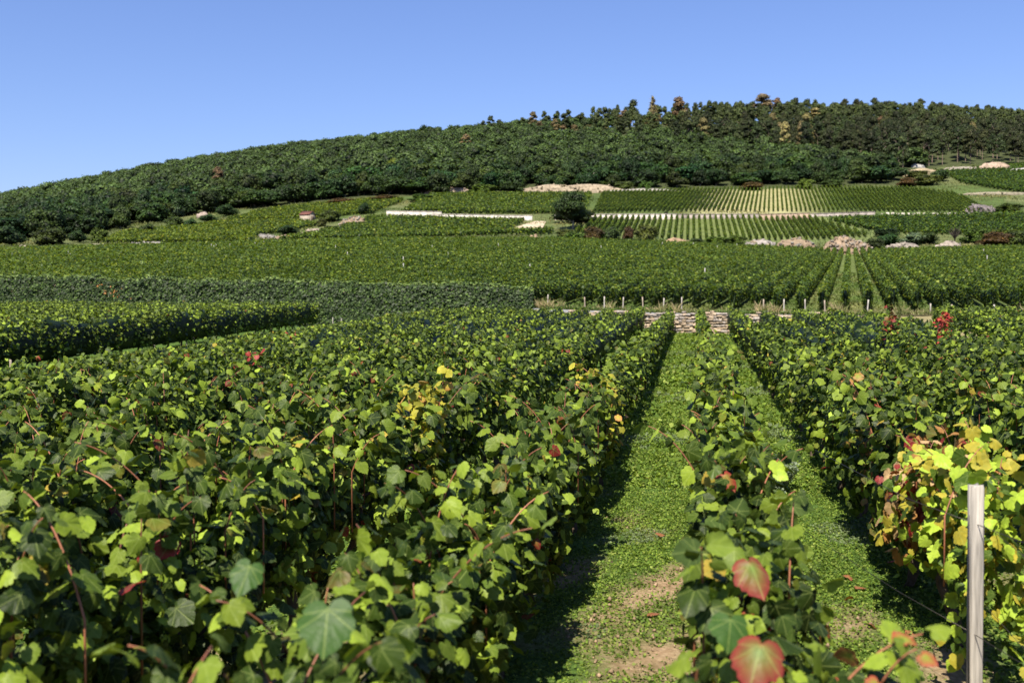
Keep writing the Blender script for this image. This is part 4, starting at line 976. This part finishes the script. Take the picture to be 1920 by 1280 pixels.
def tree(kind, i, loc, h, w, name, label, group=None, cat='tree'):
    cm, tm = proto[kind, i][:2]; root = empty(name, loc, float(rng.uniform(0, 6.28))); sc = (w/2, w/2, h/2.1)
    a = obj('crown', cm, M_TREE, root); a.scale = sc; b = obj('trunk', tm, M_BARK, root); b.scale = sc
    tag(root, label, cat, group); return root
def skyline_y(u): return 400.
forest_bottom = lambda u: np.interp(u, [-300,0,60,200,330,430,500,600,720,800,1000,1150,1300,1500,1690,1700,1800,1920,2300], [185,180,178,195,222,228,226,229,231,229,231,230,229,229,229,259,260,262,262])
FOREST = Acc(); cand = []
DEADS = [(409,318,36,262,'lone rust brown pine above the left part of the wood'), (874,256,34,325,'single brown pine in the middle of the wood above the yellow tree'),
    (1012,230,24,375,'leftmost small rust brown pine of the ridge group'), (1057,237,24,368,'second rust brown pine from the left in the ridge group'),
    (1077,236,24,366,'third rust brown pine from the left in the ridge group'), (1041,226,22,382,'small brown pine above the ridge pair'),
    (1170,211,44,384,'brown pine with a pale bare trunk below the flat topped pine'), (1226,212,42,385,'broad orange brown pine on the ridge'),
    (1281,210,42,385,'orange brown pine right of the broad one'), (1272,187,46,402,'rust brown pine top on the skyline'),
    (1430,182,56,404,'tallest rust brown pine on the skyline'), (1458,188,30,404,'small rust brown pine right of the tallest one'),
    (1528,206,44,392,'rust brown pine beneath the skyline on the right'), (1134,240,28,372,'brown pine left of the pale trunked one'), (1104,236,34,378,'dark brown pine right of the ridge pair'),
    (1250,232,26,374,'small orange brown pine below the two broad ones'), (1000,213,26,401,'brown pine on the skyline left of the ridge group')]
KEEP = [(d[0], d[2], d[3]) for d in DEADS] + [(740,34,272),(1224,24,404),(1188,44,404)]
yv = 180.
while yv < 440:
    step = 4.9 + (yv-180)*.009
    for x in np.arange(-.60*yv-5, .60*yv+5, step*.95):
        xx = x+rng.uniform(-.42, .42)*step; yy = yv+rng.uniform(-.42, .42)*step; u = 960+F*xx/yy
        if yy < forest_bottom(u)+1.0: continue
        if u < -120 or u > 2040: continue
        cand.append((yy, xx, u))
    yv += step*.86
cand.sort(); print('trees', len(cand))
# pines stand on the upper right, broadleaf elsewhere
nb = npn = nf = 0
sink = 0
for (yy, xx, u) in cand:
    v_rel = (yy-forest_bottom(u))/(410-forest_bottom(u))
    if u < 1100 and v_rel > .5 and rng.random() < np.interp(u, [850, 1150], [1.0, .3]): v_rel = .5
    if any(abs(u-a_) < w_*.62 and -16 < yy-y_ < 2.5 for a_, w_, y_ in KEEP): continue
    pz = np.interp(u, [0, 400, 800, 1100, 1300, 1550, 1700, 1950], [.0, .0, .0, .2, .5, .65, .95, .95])
    lim = 1-np.interp(u, [0, 900, 1100, 1300, 1550, 1750], [0.02, .1, .35, .55, .75, 1.0])
    pine = (v_rel > lim and rng.random() < pz+.15) or (v_rel > .85 and rng.random() < .25)
    z = gz(xx, yy)
    edge = v_rel < .05; hh = (rng.uniform(4.6, 7.6) if yy < 375 else rng.uniform(5.2, 6.8))*(.8 if edge else 1) if not pine else rng.uniform(6.4, 9.0)*float(np.interp(u, [850, 1250], [.78, 1]))
    w = (rng.uniform(3.6, 7.2) if rng.random() < .6 else rng.uniform(6.5, 9.5)) if not pine else rng.uniform(3.8, 6.4)
    if not pine:
        gsc = float(np.interp(u, [700, 1100], [1.22, 1.0])); hh *= gsc; w *= gsc; z -= hh*.22
    if pine and npn < 260:
        i = int(rng.integers(4)); lab = 'dark green pine tree with a bare trunk in the wood on the upper right ridge' if u > 1500 else 'dark pine tree rising among the broadleaf trees near the ridge'
        dead = rng.random() < (.15 if 980 < u < 1600 else .03)
        if dead and yy > 290: tree('dead_pine', i, (xx, yy, z), hh, w*.95, 'dead_pine_tree', 'rust brown dead pine tree near the ridge', 'dead brown pines')
        else: tree('pine', i, (xx, yy, z), hh, w, 'pine_tree', lab, 'pine trees of the ridge')
        npn += 1
    elif not pine and nb < 300:
        i = int(rng.integers(6)); nb += 1
        reg = 'left' if u < 640 else 'middle' if u < 1280 else 'right'
        tree('round' if rng.random() > .05 else 'bright', i if True else 0, (xx, yy, z), hh, w, 'broadleaf_tree', 'green broadleaf tree at the lower edge of the wood, %s part' % reg if v_rel < .12 else 'green broadleaf tree within the wood on the hill, %s part' % reg, 'broadleaf trees of the wood') if False else tree('round', i, (xx, yy, z), hh, w, 'broadleaf_tree', 'green broadleaf tree at the lower edge of the wood, %s part of the hill' % reg if v_rel < .12 else 'green broadleaf tree inside the wood, %s part of the hill' % reg, 'broadleaf trees of the wood')
    else:
        kind = 'pine' if pine else 'round'; i = int(rng.integers(4)); c = proto[kind, i][2]; nf += 1
        V = np.concatenate(c.V); T = np.concatenate(c.T); C = np.concatenate(c.C)
        nlv = (1500*4)                                            # thin the leaf cards
        a = rng.uniform(0, 6.28); ca, sa = math.cos(a), math.sin(a); sel = np.arange(0, nlv//4, 2)
        vi = (sel[:, None]*4+np.arange(4)).ravel(); V1 = np.concatenate([V[vi], V[nlv:]]); C1 = np.concatenate([C[vi], C[nlv:]])
        k = len(sel); T1 = np.concatenate([(np.array([(0,1,2),(0,2,3)])[None]+np.arange(k)[:, None, None]*4).reshape(-1, 3), T[T[:, 0] >= nlv]-nlv+k*4])
        cen = V1[:k*4].reshape(k, 4, 3).mean(1, keepdims=True); V1[:k*4] = (cen+(V1[:k*4].reshape(k, 4, 3)-cen)*1.3).reshape(-1, 3)
        V1 = V1*[w/2, w/2, hh/2.1]; V1 = np.stack([V1[:, 0]*ca-V1[:, 1]*sa+xx, V1[:, 0]*sa+V1[:, 1]*ca+yy, V1[:, 2]+z], 1)
        FOREST.add(V1, T1, C1*rng.uniform(.6, 1.6)*(np.array([.9,.92,.95]) if not pine else np.array([1.0,.8,.95])))
print('broadleaf', nb, 'pine', npn, 'stuff', nf)
if FOREST.n: tag(obj('forest', FOREST.mesh('forest'), M_TREE), 'dense green wood covering the upper part of the hill', 'wood', kind='stuff')
# trees that stand out, placed by where they are seen
def seen_tree(u, vtop, vbase, wpx, kind, i, name, label, y=None, group=None, cat='tree'):
    if y is None:
        p = gp(u, vbase); y = p[1]
    s, e = ray(u, vtop); x = s*y; z = gz(x, y); top = e*y
    return tree(kind, i, (x, y, z), max(1.2, top-z), wpx/F*y, name, label, group, cat)
for j, (u, vt, w, y, lab) in enumerate(DEADS):
    seen_tree(u, vt, 0, w, 'dead_pine', j % 4, 'dead_pine_tree', lab, y=y, group='dead brown pines')
seen_tree(1224, 187, 0, 34, 'dead_cone', 0, 'dead_conifer_tree', 'small pointed brown conifer on the skyline', y=404)
seen_tree(1188, 192, 0, 40, 'pine', 1, 'pine_tree', 'flat topped dark pine standing above the skyline', y=404)
for u, vt in ((798,235),(325,298),(130,338),(1584,190),(1606,190),(1640,188),(1726,190),(1764,196),(1853,202),(1492,188)):
    seen_tree(u, vt, 0, 28 if u > 1000 else 40, 'pine' if u > 1000 else 'round', int(u) % 4, 'pine_tree' if u > 1000 else 'broadleaf_tree', 'dark tree whose top breaks the skyline', y=403, group='skyline trees')
seen_tree(740, 296, 0, 34, 'yellow', 0, 'yellow_tree', 'yellow green tree in the middle of the wood', y=272)
seen_tree(672, 338, 0, 40, 'bright', 0, 'broadleaf_tree', 'bright green tree at the lower wood edge below the yellow tree', y=236)
seen_tree(705, 332, 0, 26, 'bright', 0, 'broadleaf_tree', 'small bright green tree right of the larger bright one', y=239)
lt = seen_tree(1073, 352, 431, 84, 'darktree', 0, 'dark_tree', 'lone dark green tree in front of the white terrace wall'); lt.location.z -= .7; lt.scale = (.95, .95, 1.06)
# dead trees
def bare_tree(u, vt, vb, col, label, y=None, tilt=0, n=9, thick=.07):
    p = gp(u, vb); k = p[1]/F; hh = (vb-vt)*k; B = Acc(); S = Acc(); s = np.linspace(0, 1, 7)
    tube(S, np.stack([tilt*s*hh, 0*s, -.2+(hh*.75+.2)*s], 1), thick*(1-.6*s), col, 6)
    for j in range(n):
        th = rng.uniform(0, 6.28); z0 = hh*rng.uniform(.25, .7); ln = hh*rng.uniform(.25, .45); q = np.linspace(0, 1, 5)
        tube(B, np.stack([tilt*z0+math.cos(th)*ln*q*.7, math.sin(th)*ln*q*.7, z0+ln*q+.1*np.sin(q*6)], 1), thick*.45*(1-.6*q), col, 4)
    root = empty('dead_tree', p); tag(root, label, 'tree'); obj('trunk', S.mesh('trunk'), M_BARK, root); obj('branches', B.mesh('branches'), M_BARK, root)
bare_tree(1110, 318, 355, (.55,.48,.40), 'leaning pale dead tree at the wood edge above the beige bank', tilt=-.28, n=7, thick=.1)
bare_tree(1790, 424, 462, (.045,.035,.03), 'dark twisted dead tree among the boulders on the right', n=40, thick=.12)
# shrubs
SH = [proto['round', i][2] for i in range(6)]
shp = {}
for nm, f in (('green', (.95,.95,.9)), ('olive', (2.1,1.5,1.2)), ('bright', (2.0,1.9,1.0)), ('reddish', (2.9,.95,1.3)), ('dark', (.8,.75,.8)), ('grey', (2.6,1.9,4.0))):
    B = recol(SH[len(shp) % 6], np.array(f)); V = np.concatenate(B.V); V[:, 2] -= .55; B.V = [V]; B.T = [np.concatenate(B.T)]; shp[nm] = B.mesh('foliage')
def shrub(u, v, w, h, kind, label, name='shrub', group='shrubs on the slope', flat=1):
    p = gp(u, v); k = p[1]/F; o = obj(name, shp[kind], M_TREE, None, p); o.scale = (w*k/2, w*k/2*flat, h*k/1.5); o.rotation_euler = (0, 0, float(rng.uniform(-.3, .3))); tag(o, label, 'shrub', group)
for a in [(620,416,44,22,'olive','olive shrub right of the red roofed hut'),(603,426,22,16,'olive','small olive shrub just below the hut'),(687,402,32,22,'green','round green shrub above the stone heap'),
    (545,440,52,18,'green','flat green shrub left of the pale soil heap'),(625,434,36,11,'dark','low dark shrub right of the pale soil heap'),(20,462,70,40,'green','green shrub at the far left edge'),(90,460,74,32,'olive','wide olive shrub at the left'),
    (150,455,44,24,'green','green shrub right of the wide olive one'),(165,432,44,36,'bright','light green tree-like shrub at the left wood edge'),(185,455,40,26,'bright','yellowish shrub above the bare strip'),(45,440,50,36,'green','green shrub behind the far left ones'),
    (283,438,44,18,'green','green shrub on the upper left plot'),(325,430,42,24,'olive','brownish olive shrub on the upper left plot'),(362,428,34,18,'green','green shrub right of the brownish one'),(333,408,30,26,'grey','grey leafless shrub left of the white boulder'),
    (430,405,50,22,'green','green shrub at the wood edge right of the boulders'),(395,416,44,14,'green','low green shrub below the pinkish boulder'),
    (1110,458,52,32,'reddish','brown red bush below the lone dark tree'),(1150,458,48,34,'green','green bush between the reddish bushes'),(1178,452,26,26,'reddish','dark red bush in the middle of the bush row'),(1212,458,52,36,'olive','olive and orange bush at the right end of the bush row'),
    (1075,458,56,22,'bright','bright green mound of brambles left of the bush row'),(1040,458,60,14,'bright','flat light green brambles at the left of the bush row'),(1060,446,40,16,'olive','olive scrub above the bramble mound'),(1185,462,110,14,'green','low green scrub in front of the bush row'),
    (1306,464,30,18,'dark','dark hollow bush at the left end of the ivy mound'),(1340,460,60,16,'bright','bright green mound of creeper right of the dark bush'),(1378,459,52,17,'bright','bright green mound of creeper next to the grey rock heap'),
    (1505,462,50,12,'green','green brambles over the rubble'),(1640,468,40,22,'dark','dark green bush right of the ruined wall'),(1670,460,52,22,'green','green bush behind the ruined wall'),(1710,458,50,22,'grey','greyish bush among the pale stones'),(1745,456,50,20,'green','green bush left of the dead tree'),
    (1660,444,50,16,'dark','dark bush above the ruined wall'),(1830,456,64,28,'bright','light green bramble mound right of the dead tree'),(1865,462,70,26,'reddish','reddish brown bush at the right'),(1905,462,60,28,'olive','yellow brown bush at the right edge'),(1880,446,80,16,'bright','light green scrub above the reddish bush'),(1950,460,60,40,'green','green bush cut by the right edge'),
    (1890,398,60,16,'bright','bright yellow green bush right of the grey brush mound'),(1700,350,40,16,'reddish','reddish bush left of the upper right bank'),(1740,348,60,20,'olive','olive bush on the upper right bank'),(1765,340,44,22,'green','green bush on the upper right bank'),(1720,334,50,14,'olive','flat olive scrub under the yellowish outcrop'),
    (1020,361,16,7,'green','tiny green bush on the left of the beige cut bank'),(1052,360,14,7,'dark','tiny dark bush in the middle of the beige cut bank'),(1085,361,18,8,'green','small green bush on the right of the beige cut bank'),(1120,352,40,12,'olive','olive scrub on top of the beige cut bank'),
    (1170,357,40,16,'olive','olive shrub at the wood edge above the top terrace'),(1210,360,36,20,'bright','light shrub at the wood edge above the top terrace'),(1410,356,50,14,'reddish','reddish scrub at the foot of the wood, middle'),(1510,354,40,18,'bright','light green shrub at the foot of the wood on the right'),(1560,352,50,14,'olive','olive scrub at the foot of the wood on the right'),
    (1076,418,90,26,'dark','dark bush at the foot of the lone tree'),(1250,404,10,8,'green','tiny green bush on the white terrace wall'),(905,364,60,18,'bright','light shrubs at the foot of the wood right of the pinkish bank'),(960,360,50,20,'dark','dark shrub at the foot of the wood left of the beige bank'),(790,378,50,14,'bright','yellowish shrub at the corner of the upper left terrace'),(640,384,60,12,'reddish','reddish scrub at the foot of the wood above the hut'),(720,378,60,12,'reddish','reddish scrub right of the hut at the foot of the wood')]:
    shrub(*a)
